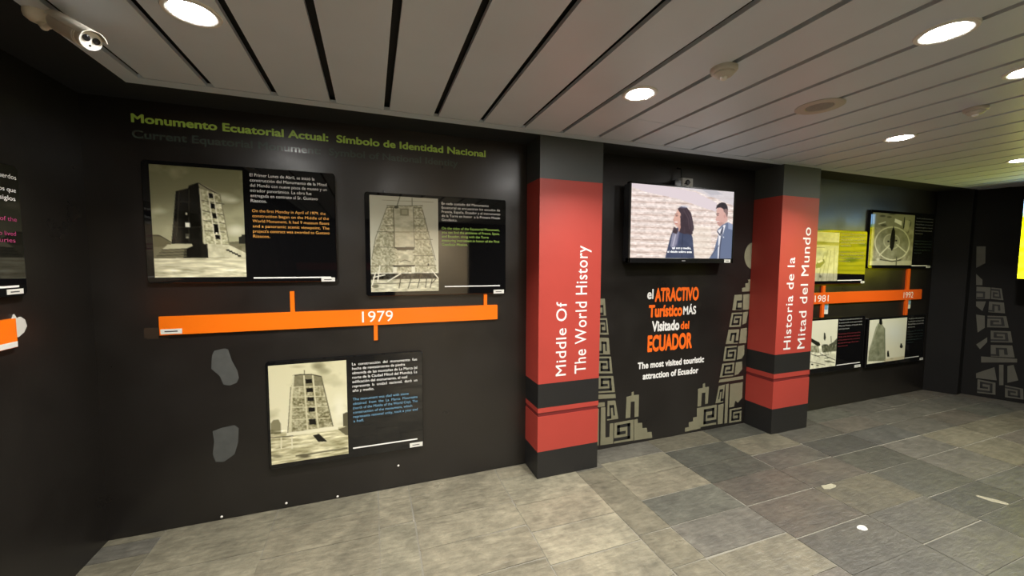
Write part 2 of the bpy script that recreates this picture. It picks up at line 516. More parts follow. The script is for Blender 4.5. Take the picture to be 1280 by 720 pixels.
# ================================================================== lamps
def downlight(x, y, label, k=1.0):
    t = thing('ceiling_downlight', label, 'ceiling light', (x, y, CEIL), 'round recessed ceiling downlights')
    m = Matrix.Translation((x, y, CEIL))
    MB().lathe([(.070, .012), (.070, -.003), (.080, -.007), (.092, -.006), (.095, 0.0), (.095, .003), (.080, .012)], m, 40).build('trim_ring', bright_white, t)
    MB().lathe([(.068, .006), (.068, -.001), (.045, -.004), (.001, -.005)], m, 40).build('frosted_lens', lens_emit, t)
    L = bpy.data.lights.new('downlight_lamp', 'AREA'); L.shape = 'DISK'; L.size = .13
    L.energy = LAMP_W * k; L.color = (1.0, .965, .905); L.spread = math.radians(LAMP_SPREAD)
    lo = bpy.data.objects.new('downlight_lamp', L); C.objects.link(lo)
    lo.location = (0, 0, -.012); lo.parent = t
    return t
DOWNLIGHTS = [
    (-.62, -1.09, 'lit round ceiling downlight above the first black-framed picture, beside the camera bracket'),
    (1.42, -1.09, 'lit round ceiling downlight in front of the first red column'),
    (3.72, -1.14, 'lit round ceiling downlight in front of the second red column'),
    (5.53, -1.15, 'small far lit round ceiling downlight close to the bright yellow screen'),
    (2.20, -2.00, 'large lit round ceiling downlight nearest the smoke detector, above open floor', .55),
    (3.02, -1.97, 'lit round ceiling downlight cut by the edge of the picture, high above the yellow screen', .45),
    (.30, -2.0, 'added unseen fill downlight above the camera, out of the picture', 1.15),  # added lamp out of view, brightens the left floor
    (-.25, -4.5, 'added unseen fill downlight behind the camera on the left'),  # added lamp out of view, lights the wall from behind the camera
    (3.55, -4.5, 'added unseen fill downlight behind the camera near the doorway', .4),  # second added lamp at the back, unseen and weaker
]
for x, y, lb, *k in DOWNLIGHTS: downlight(x, y, lb, *k)
L = bpy.data.lights.new('lobby_lamp', 'AREA'); L.shape = 'RECTANGLE'; L.size = 1.6; L.size_y = 1.2; L.energy = DOOR_W; L.color = (1.0, .88, .70)
lo = bpy.data.objects.new('lobby_lamp', L); C.objects.link(lo); lo.location = (1.4, -7.9, 2.78)

# ================================================================== red columns
def column(x0, x1, y0, z, label, lines, north_off):
    t = thing('column', label, 'column', ((x0 + x1) / 2, y0 / 2, 0)); t['kind'] = 'thing'
    zb, zg0, zg1, zk0, zk1, zr = z
    mb = MB()
    mb.box(x0, x1, y0, -.001, 0.001, zb, 1)
    mb.box(x0, x1, y0, -.001, zb, zg0, 0)
    mb.box(x0 + .004, x1 - .004, y0 + .004, -.001, zg0, zg1, 3)
    mb.box(x0, x1, y0, -.001, zg1, zk0, 0)
    mb.box(x0, x1, y0, -.001, zk0, zk1, 1)
    mb.box(x0, x1, y0, -.001, zk1, zr, 0)
    mb.box(x0, x1, y0, -.001, zr, CEIL - .001, 2)
    mb.build('shaft', [red_paint, column_black, charcoal, groove_red], t)
    lm = MB()
    for txt, a0, a1, base, cap in lines:
        letter(lm, txt, north, a0, a1, base, cap, -y0 + .001, 0.006, 0, True, 1.08)
    lm.build('lettering', vinyl_white, t)
    return t
column(1.189, 1.7305, -.255, (.216, .497, .527, .565, .756, 2.322),
       'red and black square column lettered Middle Of The World History', [('Middle Of', .806, 1.39, 1.426, .095), ('The World History', .81, 1.828, 1.605, .108)], 0)
column(3.695, 4.212, -.298, (.254, .528, .560, .607, .800, 2.342),
       'red and black square column lettered Historia de la Mitad del Mundo', [('Historia de la', .842, 1.756, 3.905, .105), ('Mitad del Mundo', .837, 2.052, 4.112, .115)], 0)

# ================================================================== heading on the first wall
h1 = MB(); letter(h1, 'Monumento Ecuatorial Actual:  Símbolo de Identidad Nacional', north, -1.304, .843, 2.505, .054, .001, .034)
tag(h1.build('wall_lettering', vinyl_green), 'green Spanish heading lettered along the top of the black wall', 'lettering')
h2 = MB(); letter(h2, 'Current Equatorial Monument:  Symbol of National Identity', north, -1.304, .626, 2.415, .050, .001, .02)
tag(h2.build('wall_lettering', vinyl_dark), 'dark glossy English heading under the green heading on the black wall', 'lettering')

# ================================================================== display boards
def board(label, mp, a0, a1, b0, b1, lp, pic, photo, blocks, rule, stick, thick=.03, radius=.02, group='black glossy photo boards'):
    """lp: foot point; blocks: (name, label, material, [(text, a0, a1, baseline, cap)])"""
    t = thing('display_board', label, 'display board', lp, group)
    r = radius; pts = []
    for cx, cz, q in ((a1 - r, b1 - r, 0), (a0 + r, b1 - r, 1), (a0 + r, b0 + r, 2), (a1 - r, b0 + r, 3)):
        for k in range(6):
            an = math.pi / 2 * (q + k / 5)
            pts.append((cx + r * math.cos(an), cz + r * math.sin(an)))
    mb = MB(); e_ = .003
    ins = [((p[0] - (a0 + a1) / 2) * (1 - 2 * e_ / (a1 - a0)) + (a0 + a1) / 2, (p[1] - (b0 + b1) / 2) * (1 - 2 * e_ / (b1 - b0)) + (b0 + b1) / 2) for p in pts]
    n = len(pts)
    v = [mp(a, b, .0005) for a, b in pts] + [mp(a, b, thick - e_) for a, b in pts] + [mp(a, b, thick) for a, b in ins]
    fc = [tuple(range(n - 1, -1, -1)), tuple(range(2 * n, 3 * n))]
    for L0 in (0, n):
        fc += [(L0 + i, L0 + (i + 1) % n, L0 + n + (i + 1) % n, L0 + n + i) for i in range(n)]
    mb.add(v, fc); mb.build('panel', acrylic, t)
    if pic is not None:
        p0, p1, q0, q1 = photo
        pic.build('photo_print', print_paper, mp, [(p0, q1), (p1, q1), (p1, q0), (p0, q0)], thick + .0012, t)
    for nm, lb, m, lines in blocks:
        mb = MB()
        for txt, x0, x1, base, cap in lines: letter(mb, txt, mp, x0, x1, base, cap, thick + .001, .002)
        o = mb.build(nm, m, t)
        if lb: o['label'] = lb
    if rule:
        x0, x1, z0, z1 = rule
        MB().plate([(x0, z0), (x1, z0), (x1, z1), (x0, z1)], mp, thick + .0003, thick + .0012).build('rule_line', ink_white, t)
    if stick:
        x0, x1, z0, z1 = stick
        mb = MB().plate([(x0, z0), (x1, z0), (x1, z1), (x0, z1)], mp, thick + .0003, thick + .0018)
        w = x1 - x0; zc = (z0 + z1) / 2
        mb.plate([(x0 + .2 * w, zc - .003), (x0 + .75 * w, zc - .003), (x0 + .75 * w, zc + .002), (x0 + .2 * w, zc + .002)], mp, thick + .0018, thick + .0022, 1)
        mb.build('label_sticker', [sticker, ink_black], t)
    return t

def para(lines, x0, scale, z, step, cap):
    """lines: (text, width share)"""
    return [(t, x0, x0 + scale * w, z - i * step, cap) for i, (t, w) in enumerate(lines)]

# ---- picture 1: the tower, dark side and light side
SKY1 = (150, 150, 112)
p1 = Pic(118, 168, [(12, 25), (568, 60), (590, 705), (32, 705)])
p1.fill((112, 112, 82), (205, 203, 168))
n = p1.noise(3, 5, 3); p1.put(np.clip((n - .5) * 4, 0, 1) * (p1.v < .7), (196, 194, 158), .55)
p1.ell(430, 225, 110, 38, (212, 212, 182), .8, .8); p1.ell(500, 240, 60, 22, (220, 220, 190), .7, .8)
p1.ell(520, 420, 80, 45, (225, 225, 200), .8, .8); p1.ell(60, 305, 60, 26, (206, 206, 174), .7, .8)
p1.poly([(20, 445), (60, 445), (130, 495), (130, 520), (20, 540)], (104, 100, 74)); p1.line([(25, 450), (70, 452), (130, 490)], 5, (60, 58, 42))
p1.poly([(480, 490), (540, 486), (540, 520), (480, 520)], (110, 108, 84)); p1.poly([(540, 460), (556, 456), (560, 446), (585, 444), (588, 520), (540, 516)], (40, 40, 34))
p1.poly([(24, 520), (590, 500), (590, 590), (24, 590)], (120, 116, 90))
p1.poly([(164, 186), (235, 168), (240, 152), (296, 134), (302, 170), (320, 500), (345, 500), (350, 585), (200, 585), (212, 500), (132, 500)], (26, 25, 20))
p1.grain(p1.mask([(164, 186), (302, 170), (320, 500), (132, 500)]), 8, 22, 5, 16)
p1.line([(185, 190), (160, 490)], 4, (52, 50, 42)); p1.line([(240, 180), (235, 490)], 4, (48, 46, 38)); p1.line([(150, 400), (320, 400)], 3, (44, 42, 35))
p1.poly([(296, 134), (350, 158), (420, 195), (428, 205), (302, 172)], (148, 146, 118)); p1.line([(298, 137), (348, 168), (420, 206)], 4, (52, 50, 42))
p1.poly([(302, 170), (426, 205), (480, 506), (340, 500), (326, 420)], (186, 184, 150))
p1.grain(p1.mask([(302, 170), (426, 205), (480, 506), (330, 500)]), 40, 70, 6, 70, 2)
for y0, y1 in ((240, 262), (300, 328), (358, 378), (420, 430)):
    p1.line([(312, y0), (450, y1)], 4, (88, 86, 68))
for pts in ([(352, 185), (395, 500)], [(385, 195), (432, 502)]): p1.line(pts, 6, (226, 224, 196))
p1.line([(304, 172), (330, 500)], 6, (216, 214, 184)); p1.line([(426, 206), (480, 506)], 5, (120, 118, 94))
for x0, y0, x1, y1 in ((356, 196, 382, 228), (366, 256, 392, 290), (376, 316, 402, 348), (384, 380, 412, 440), (392, 446, 422, 474)):
    p1.poly([(x0, y0), (x1, y0 + 4), (x1 + 4, y1), (x0 + 4, y1 - 2)], (14, 13, 10))
p1.poly([(396, 432), (408, 432), (408, 442), (396, 442)], (230, 228, 205))
p1.poly([(216, 374), (242, 374), (242, 400), (216, 400)], (240, 240, 222)); p1.ell(223, 320, 6, 8, (190, 188, 165)); p1.poly([(216, 440), (240, 440), (236, 470), (216, 468)], (80, 78, 66)); p1.ell(226, 462, 9, 6, (160, 158, 138))
p1.poly([(110, 505), (252, 500), (256, 514), (215, 530), (80, 532)], (196, 193, 160))
for k in range(6): p1.line([(40 + 8 * (5 - k), 536 + 9 * k), (218, 530 + 9 * k)], 5, (70 + 30 * (k % 2), 68 + 30 * (k % 2), 52 + 24 * (k % 2)))
p1.poly([(345, 500), (480, 508), (590, 560), (590, 590), (350, 585)], (206, 203, 172)); p1.grain(p1.mask([(345, 500), (590, 520), (590, 590), (350, 585)]), 14, 20, 8, 40)
for k in range(5): p1.poly([(458 + 18 * k, 534 + 9 * k), (478 + 18 * k, 534 + 9 * k), (482 + 18 * k, 543 + 9 * k), (462 + 18 * k, 543 + 9 * k)], (36, 34, 27))
p1.poly([(24, 588), (592, 588), (592, 710), (24, 710)], (214, 210, 178)); p1.grain((p1.Y > 588).astype(float), 6, 60, 9, 60)
p1.grain((p1.Y > 640).astype(float), 5, 46, 19, 75)
p1.a = np.clip(p1.a, 0, 255)

SPX1 = -.715; W1 = .468
board('large black board with a photo of a tower dark on one side, orange English caption', north, -1.26, -.224, 1.560, 2.288, (-.74, 0, 1.56), p1, (-1.222, -.754, 1.596, 2.264),
      [('spanish_caption', 'white Spanish caption', ink_white, para([('El Primer Lunes de Abril, se inició la', .787), ('construcción del Monumento de la Mitad', .942), ('del Mundo con nueve pisos de museo y un', .942), ('mirador panorámico. La obra fue', .743), ('entregada en contrato al Sr. Gustavo', .82), ('Riascos.', .19)], SPX1, W1, 2.232, .0322, .0205)),
       ('english_caption', 'orange English caption', ink_orange, para([('On the first Monday in April of 1979, the', .905), ('construction began on the Middle of the', .945), ('World Monument. It had 9 museum floors', .948), ('and a panoramic scenic viewpoint. The', .95), ("project's contract was awarded to Gustavo", .95), ('Riascos.', .2)], SPX1 + .006, W1, 2.008, .0322, .0195))],
      (-.715, -.262, 1.584, 1.593), (-.322, -.238, 1.560, 1.587))

# ---- picture 2: the stone-clad monument front with scaffolding
p2 = Pic(122, 176, [(38, 48), (493, 72), (493, 690), (42, 690)])
p2.fill((190, 190, 172), (214, 212, 192))
p2.poly([(155, 118), (380, 118), (480, 560), (42, 560), (60, 400)], (176, 173, 146))
mk = p2.mask([(155, 118), (380, 118), (480, 560), (42, 560), (60, 400)]); p2.grain(mk, 52, 74, 21, 62, 2)
for y, x0, x1 in ((200, 135, 405), (290, 85, 430), (250, 120, 395), (340, 300, 450), (390, 60, 200), (450, 320, 465), (515, 42, 475)):
    p2.line([(x0, y), (x1, y + 3)], 3, (92, 90, 72))
for y, x0, x1, dx in ((120, 150, 385, 0), (132, 150, 380, 0)): p2.line([(x0, y), (x1, y)], 4, (98, 96, 78))
p2.line([(150, 130), (75, 330), (50, 470)], 4, (118, 116, 94)); p2.line([(385, 150), (470, 480)], 4, (110, 108, 88))
p2.poly([(190, 130), (322, 130), (326, 395), (194, 395)], (186, 183, 158)); p2.grain(p2.mask([(190, 130), (322, 130), (326, 395), (194, 395)]), 10, 30, 22, 36)
p2.line([(192, 135), (196, 395)], 5, (96, 94, 76)); p2.line([(322, 135), (328, 395)], 4, (112, 110, 90)); p2.line([(198, 292), (325, 292)], 4, (120, 118, 96))
p2.poly([(235, 138), (292, 138), (292, 185), (235, 185)], (132, 130, 106)); p2.poly([(246, 146), (282, 146), (282, 176), (246, 176)], (158, 156, 130))
p2.poly([(194, 392), (330, 392), (322, 412), (215, 412)], (44, 42, 34))
p2.poly([(216, 420), (305, 420), (322, 515), (225, 515)], (196, 193, 168)); p2.grain(p2.mask([(216, 420), (305, 420), (322, 515), (225, 515)]), 12, 30, 25, 60)
p2.ell(262, 465, 34, 32, (160, 158, 134), .8, .4); p2.line([(232, 490), (262, 478), (300, 490)], 4, (92, 90, 72))
p2.poly([(182, 512), (330, 512), (326, 524), (190, 524)], (60, 58, 46)); p2.poly([(185, 524), (210, 524), (206, 566), (182, 566)], (226, 224, 204)); p2.poly([(305, 522), (330, 522), (330, 566), (306, 566)], (226, 224, 204))
p2.line([(212, 130), (235, 62)], 4, (70, 68, 56)); p2.line([(315, 70), (315, 118)], 4, (110, 108, 92)); p2.line([(120, 84), (460, 96)], 2, (130, 128, 110)); p2.ell(210, 130, 16, 9, (84, 82, 68))
p2.poly([(38, 568), (493, 568), (493, 605), (38, 605)], (46, 44, 36)); p2.grain(p2.mask([(38, 560), (493, 560), (493, 608), (38, 608)]), 30, 40, 27, 60)
p2.poly([(38, 605), (493, 605), (493, 690), (38, 690)], (196, 193, 168)); p2.grain((p2.Y > 605).astype(float), 12, 60, 28, 60)
p2.line([(38, 606), (493, 606)], 3, (120, 118, 98)); p2.line([(38, 634), (493, 628)], 4, (90, 88, 72))
for a, b in (((100, 515), (85, 620)), ((72, 560), (50, 640)), ((240, 565), (150, 618)), ((440, 545), (490, 605)), ((60, 590), (130, 575))): p2.line([a, b], 7, (232, 230, 212))
for a, b in (((240, 568), (222, 665)), ((312, 575), (282, 668)), ((372, 570), (345, 665)), ((410, 590), (400, 665)), ((455, 570), (432, 668)), ((470, 610), (440, 640))): p2.line([a, b], 5, (66, 64, 52))
p2.ell(420, 512, 6, 10, (50, 48, 40)); p2.ell(70, 650, 24, 12, (100, 98, 80), .8)
p2.a = np.clip(p2.a * 1.03, 0, 255)
SPX2 = .496; W2 = .456
def w2(v): return (v - 517) / 388
board('black board with a photo of a stone-faced monument front, green English caption', north, -.038, 1.000, 1.450, 2.181, (.48, 0, 1.45), p2, (-.006, .469, 1.481, 2.160),
      [('spanish_caption', 'white Spanish caption', ink_white, para([('En cada costado del Monumento', w2(825)), ('Ecuatorial se encuentran los escudos de', w2(903)), ('Francia, España, Ecuador y el instrumento', w2(905)), ('de la Torre en honor  a la Primera Misión', w2(903)), ('Geodésica.', w2(615))], SPX2, W2, 2.120, .0300, .0195)),
       ('english_caption', 'green English caption', ink_green, para([('On the sides of the Equatorial Monument,', w2(900)), ('you can find the emblems of France, Spain,', w2(900)), ('and Ecuador, along with the Torre', w2(825)), ('measuring instrument in honor of the First', w2(900)), ('Geodesic Mission.', w2(685))], SPX2, W2, 1.938, .0300, .0190))],
      (.515, .952, 1.507, 1.515), (.899, .985, 1.449, 1.479))

# ---- picture 3: the pale concrete tower under cloudy sky
p3 = Pic(118, 166, [(28, 65), (527, 30), (542, 628), (48, 698)])
p3.fill((212, 208, 172), (236, 232, 202))
n = p3.noise(3, 6, 41); p3.put(np.clip((n - .52) * 5, 0, 1) * (p3.v < .7), (178, 174, 138), .6)
p3.ell(340, 70, 55, 34, (120, 117, 88), .75, .7); p3.ell(380, 100, 55, 28, (140, 137, 106), .7, .7); p3.ell(210, 72, 60, 14, (176, 172, 138), .7, .8); p3.ell(470, 180, 70, 30, (190, 186, 152), .6, .8)
p3.ell(480, 340, 60, 120, (240, 238, 214), .7, .8)
p3.poly([(44, 430), (60, 408), (92, 404), (104, 430), (108, 500), (44, 505)], (132, 128, 98)); p3.poly([(502, 372), (530, 360), (540, 365), (542, 450), (504, 452)], (86, 82, 62))
p3.poly([(44, 500), (542, 450), (545, 640), (44, 700)], (196, 191, 154)); p3.grain((p3.Y > 470).astype(float), 7, 60, 43, 90)
p3.poly([(184, 128), (358, 132), (436, 450), (150, 490)], (152, 148, 116)); p3.grain(p3.mask([(184, 128), (358, 132), (436, 450), (150, 490)]), 14, 30, 44, 40); p3.grain(p3.mask([(184, 128), (358, 132), (436, 450), (150, 490)]), 45, 70, 45, 60, 2)
p3.poly([(186, 130), (225, 122), (256, 120), (300, 124), (340, 132), (362, 134), (374, 200), (172, 200)], (118, 114, 88), .8)
p3.line([(252, 96), (252, 122)], 5, (96, 92, 70)); p3.line([(184, 128), (228, 122), (300, 122), (358, 134)], 6, (70, 67, 50))
for y0, y1, x0, x1 in ((200, 196, 176, 372), (264, 258, 170, 388), (330, 322, 166, 404), (408, 398, 158, 420)): p3.line([(x0, y0), (x1, y1)], 4, (206, 202, 168))
for a, b in (((186, 130), (154, 488)), ((250, 130), (272, 472)), ((306, 130), (340, 466)), ((176, 200), (166, 488))): p3.line([a, b], 9, (206, 202, 168))
p3.line([(360, 134), (436, 450)], 6, (98, 94, 72)); p3.line([(220, 200), (220, 260)], 3, (198, 194, 160)); p3.line([(350, 200), (356, 258)], 3, (198, 194, 160)); p3.line([(168, 200), (148, 490)], 4, (90, 86, 66))
for x0, y0, x1, y1 in ((258, 150, 300, 178), (264, 206, 306, 234), (270, 264, 312, 290), (276, 330, 318, 358), (280, 402, 324, 440)):
    p3.poly([(x0, y0 + 2), (x1, y0), (x1 + 2, y1 - 2), (x0 + 2, y1)], (18, 16, 11))
p3.poly([(140, 492), (470, 452), (470, 470), (330, 490), (140, 512)], (232, 228, 198))
p3.poly([(305, 508), (345, 498), (398, 548), (340, 550)], (22, 20, 14)); p3.poly([(470, 470), (540, 448), (542, 510), (520, 508)], (96, 92, 70))
for x_ in (108, 174): p3.line([(x_, 515), (x_, 590)], 8, (224, 220, 190))
p3.line([(44, 520), (180, 510)], 5, (86, 82, 62)); p3.ell(250, 640, 50, 18, (70, 66, 48), .8, .6); p3.ell(80, 640, 50, 14, (100, 96, 72), .7, .7); p3.line([(200, 640), (530, 592)], 9, (90, 86, 64), .8); p3.line([(60, 600), (300, 560)], 6, (230, 226, 194), .8)
p3.a = np.clip(p3.a, 0, 255)
SPX3 = -.143; W3 = .447
def w3(v): return (v - 58) / 462
board('black board below the orange bar with a photo of a pale tower, blue English caption', north, -.672, .345, .296, 1.032, (-.16, 0, .296), p3, (-.655, -.180, .332, 1.007),
      [('spanish_caption', 'white Spanish caption', ink_white, para([('La  construcción  del  monumento  fue', w3(520)), ('hecha de revestimiento de piedra', w3(430)), ('obtenida de las montañas de La Marca (al', w3(520)), ('norte de la Ciudad Mitad del Mundo). La', w3(520)), ('edificación del monumento, el cual', w3(445)), ('representa  la  unidad  nacional,  duró  un', w3(520)), ('año y medio.', w3(205))], SPX3, W3, .965, .0317, .0205)),
       ('english_caption', 'blue English caption', ink_blue, para([('The monument was clad with stone', w3(455)), ('obtained  from  the  La  Marca  Mountains', w3(520)), ('(north of the Middle of the World City). The', w3(520)), ('construction of the monument, which', w3(480)), ('represents national unity, took a year and', w3(520)), ('a half.', w3(130))], SPX3, W3, .712, .0317, .0195))],
      (-.150, .300, .360, .369), (.244, .338, .305, .338))

# ================================================================== timeline bars
def poly_rect(mb, mp, a0, a1, b0, b1, t0, t1, mi=0): return mb.plate([(a0, b0), (a1, b0), (a1, b1), (a0, b1)], mp, t0, t1, mi)
t = thing('timeline_bar', 'long orange timeline bar marked 1979 on the black wall', 'timeline bar', (-.14, 0, 1.24), 'orange timeline bars')
poly_rect(MB(), north, -1.221, .935, 1.243, 1.357, .0005, .02).build('bar', orange_board, t)
for a0, a1, b0, b1 in ((-.516, -.490, 1.357, 1.496), (.824, .850, 1.357, 1.449), (.006, .032, 1.132, 1.243)):
    poly_rect(MB(), north, a0, a1, b0, b1, .0005, .018).build('stem', orange_board, t)
m_ = MB(); letter(m_, '1979', north, -.070, .138, 1.266, .082, .0208, -.004); m_.build('year_lettering', ink_white, t)
m_ = poly_rect(MB(), north, -1.215, -1.108, 1.249, 1.280, .0205, .0218); poly_rect(m_, north, -1.195, -1.13, 1.262, 1.268, .0218, .0222, 1); m_.build('label_sticker', [sticker, ink_black], t)

t = thing('timeline_bar', 'short orange timeline bar marked 1981 and 1992 past the second column', 'timeline bar', (5.6, 0, 1.23), 'orange timeline bars')
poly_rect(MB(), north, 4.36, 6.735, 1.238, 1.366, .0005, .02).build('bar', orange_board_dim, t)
for a0, a1, b0, b1 in ((4.800, 4.848, 1.082, 1.446), (6.395, 6.458, 1.039, 1.634)):
    mb = poly_rect(MB(), north, a0, a1, 1.366, b1, .0005, .018); poly_rect(mb, north, a0, a1, b0, 1.238, .0005, .018); mb.build('stem', orange_board_dim, t)
m_ = MB(); letter(m_, '1981', north, 4.672, 4.905, 1.262, .080, .0208, 0); m_.build('year_lettering', ink_white, t)
m_ = MB(); letter(m_, '1992', north, 6.340, 6.548, 1.262, .080, .0208, 0); m_.build('year_lettering', ink_white, t)

# ================================================================== television
X0, X1, Z0, Z1 = 2.082, 3.288, 1.695, 2.388
t = thing('television', 'wall-mounted black television showing a smiling woman and a man in profile', 'television', (2.685, 0, 1.695))
mb = MB()
mb.bevel_box(X0, X0 + .018, -.130, -.088, Z0, Z1, .003); mb.bevel_box(X1 - .018, X1, -.130, -.088, Z0, Z1, .003)
mb.bevel_box(X0, X1, -.130, -.088, Z1 - .014, Z1, .003); mb.bevel_box(X0, X1, -.130, -.088, Z0, Z0 + .044, .003)
mb.build('screen_frame', black_plastic, t)
mb = MB(); mb.bevel_box(X0 + .008, X1 - .008, -.090, -.030, Z0 + .01, Z1 - .01, .01); mb.build('back_housing', black_plastic, t)
mb = MB(); mb.box(2.40, 2.97, -.031, -.001, 1.85, 2.20); mb.build('wall_bracket', grey_plastic, t)
tv = Pic(190, 112, [(60, 80), (833, 150), (805, 662), (38, 655)])
tv.fill((222, 206, 200), (226, 208, 196))
for k in range(22):
    y = 150 + 24 * k; tv.line([(30, y), (840, y + 30)], 9, (190, 164, 152) if k % 2 else (242, 230, 224), .7)
tv.grain(np.ones(tv.X.shape), 40, 60, 61, 34, 2)
tv.poly([(60, 78), (240, 92), (520, 150), (690, 235), (680, 300), (560, 262), (400, 205), (160, 150), (60, 110)], (216, 202, 206))
tv.poly([(240, 92), (560, 122), (835, 150), (835, 260), (720, 215), (520, 140)], (204, 198, 202), .8)
tv.poly([(560, 128), (680, 138), (740, 170), (640, 175)], (172, 170, 178), .6); tv.ell(640, 180, 60, 12, (196, 192, 200), .6, .8)
tv.poly([(470, 400), (640, 420), (640, 655), (470, 655)], (226, 214, 196), .45)
# woman
tv.poly([(285, 662), (300, 600), (325, 500), (345, 440), (380, 420), (470, 430), (495, 500), (506, 665)], (58, 66, 92))
tv.poly([(345, 450), (395, 440), (380, 520), (350, 600), (325, 560)], (150, 146, 164), .8); tv.line([(372, 450), (345, 560)], 8, (196, 190, 204), .7); tv.line([(395, 450), (372, 560)], 7, (96, 96, 124))
tv.poly([(360, 330), (352, 360), (360, 395), (385, 420), (415, 410), (420, 300), (385, 280)], (212, 166, 150))
tv.poly([(384, 275), (410, 258), (455, 268), (485, 310), (500, 380), (502, 430), (490, 465), (430, 470), (404, 450), (398, 430), (408, 395), (412, 360), (405, 310), (390, 290)], (58, 44, 54))
tv.poly([(386, 395), (418, 385), (418, 445), (388, 450)], (196, 150, 136)); tv.poly([(402, 330), (440, 320), (430, 470), (392, 455), (404, 420)], (58, 44, 54)); tv.poly([(352, 415), (366, 420), (386, 448), (372, 470), (342, 458)], (66, 52, 60)); tv.ell(492, 420, 14, 34, (58, 44, 54)); tv.ell(478, 462, 20, 14, (58, 44, 54)); tv.line([(430, 290), (462, 350), (470, 430)], 5, (92, 74, 82), .7); tv.line([(450, 285), (484, 360), (486, 420)], 4, (88, 70, 80), .6)
tv.ell(430, 262, 45, 14, (150, 160, 188), .5, .7); tv.grain(tv.mask([(400, 270), (500, 310), (500, 460), (420, 460)]), 30, 10, 62, 14)
tv.ell(372, 378, 14, 6, (240, 226, 222), .9); tv.line([(356, 352), (350, 362), (360, 368)], 4, (190, 140, 126)); tv.line([(362, 318), (382, 316)], 4, (96, 66, 62)); tv.line([(370, 330), (384, 329)], 4, (50, 38, 40)); tv.line([(362, 386), (380, 392)], 3, (160, 82, 84))
tv.grain(tv.mask([(285, 662), (345, 440), (495, 500), (506, 665)]), 14, 14, 63, 16); tv.line([(420, 470), (408, 660)], 5, (44, 50, 74)); tv.line([(300, 610), (500, 616)], 4, (48, 54, 78))
# man
tv.poly([(620, 662), (660, 600), (700, 470), (690, 440), (730, 400), (780, 380), (820, 400), (820, 665)], (96, 108, 136))
tv.poly([(700, 470), (688, 448), (724, 425), (745, 400), (760, 400), (720, 520), (705, 665), (690, 665)], (226, 224, 230)); tv.line([(736, 420), (712, 560), (704, 662)], 10, (70, 76, 100)); tv.line([(690, 450), (712, 480), (730, 430)], 8, (52, 56, 78))
tv.poly([(690, 266), (684, 340), (676, 362), (688, 374), (694, 400), (712, 412), (740, 395), (775, 370), (776, 300), (760, 262), (720, 256)], (208, 164, 154))
tv.poly([(738, 270), (778, 268), (779, 318), (770, 345), (758, 312), (744, 300)], (128, 104, 102)); tv.poly([(679, 280), (688, 252), (708, 236), (732, 228), (760, 236), (776, 262), (779, 290), (764, 276), (748, 284), (720, 268), (692, 272)], (40, 34, 42)); tv.ell(752, 335, 9, 15, (196, 146, 138))
tv.line([(682, 318), (704, 314)], 5, (60, 44, 46)); tv.line([(688, 328), (700, 327)], 4, (40, 32, 36)); tv.line([(686, 374), (706, 376)], 4, (236, 222, 218)); tv.line([(688, 382), (704, 384)], 3, (150, 84, 84)); tv.poly([(690, 392), (720, 380), (745, 385), (712, 413)], (160, 120, 114), .5)
tv.poly([(780, 380), (822, 400), (820, 440), (780, 430)], (150, 160, 186), .8); tv.line([(640, 640), (700, 560)], 5, (66, 74, 100)); tv.ell(740, 495, 5, 5, (220, 222, 230))
tv.a = np.clip(tv.a, 0, 255)
scr = tv.build('screen', screen_mat, north, [(X0 + .018, Z1 - .014), (X1 - .018, Z1 - .014), (X1 - .018, Z0 + .044), (X0 + .018, Z0 + .044)], .1265, t)
scr['label'] = 'lit screen with two people outdoors'
sub_mat = emit('lit_subtitle', (1, 1, 1), 1.1)
m_ = MB(); letter(m_, 'así son y medio,', north, 2.552, 2.770, 1.822, .022, .128, .012); letter(m_, 'si desde sobre este', north, 2.500, 2.780, 1.788, .022, .128, .012)
m_.build('subtitle', sub_mat, scr)
m_ = poly_rect(MB(), north, 2.665, 2.705, 1.712, 1.719, .1300, .1308); m_.build('brand_mark', silver, t)
m_ = poly_rect(MB(), north, 3.176, 3.256, 1.700, 1.731, .1300, .1315); poly_rect(m_, north, 3.195, 3.235, 1.713, 1.718, .1315, .1319, 1); m_.build('label_sticker', [sticker, ink_black], t)

t = thing('sensor_box', 'small silver and black box with a rod standing on top of the television', 'sensor', (2.70, -.09, 2.388))
mb = MB(); mb.bevel_box(2.677, 2.801, -.092, -.040, 2.3885, 2.471, .005); mb.build('body', silver, t)
mb = MB(); mb.bevel_box(2.598, 2.676, -.085, -.040, 2.3885, 2.448, .005); mb.build('side_block', black_plastic, t)
mb = MB(); mb.lathe([(.002, -.004), (.020, -.004), (.024, 0), (.024, .012)], Matrix.Translation((2.735, -.099, 2.432)) @ Matrix.Rotation(-math.pi / 2, 4, 'X'), 20)
mb.tube((2.70, -.0935, 2.417), (2.765, -.0935, 2.436), .006, 8); mb.build('lens', dark_glass, t)
mb = MB(); mb.tube((2.693, -.06, 2.465), (2.693, -.06, CEIL - .08), .007, 10); mb.tube((2.693, -.06, CEIL - .08), (2.693, -.002, CEIL - .06), .006, 10); mb.build('rod', black_plastic, t)

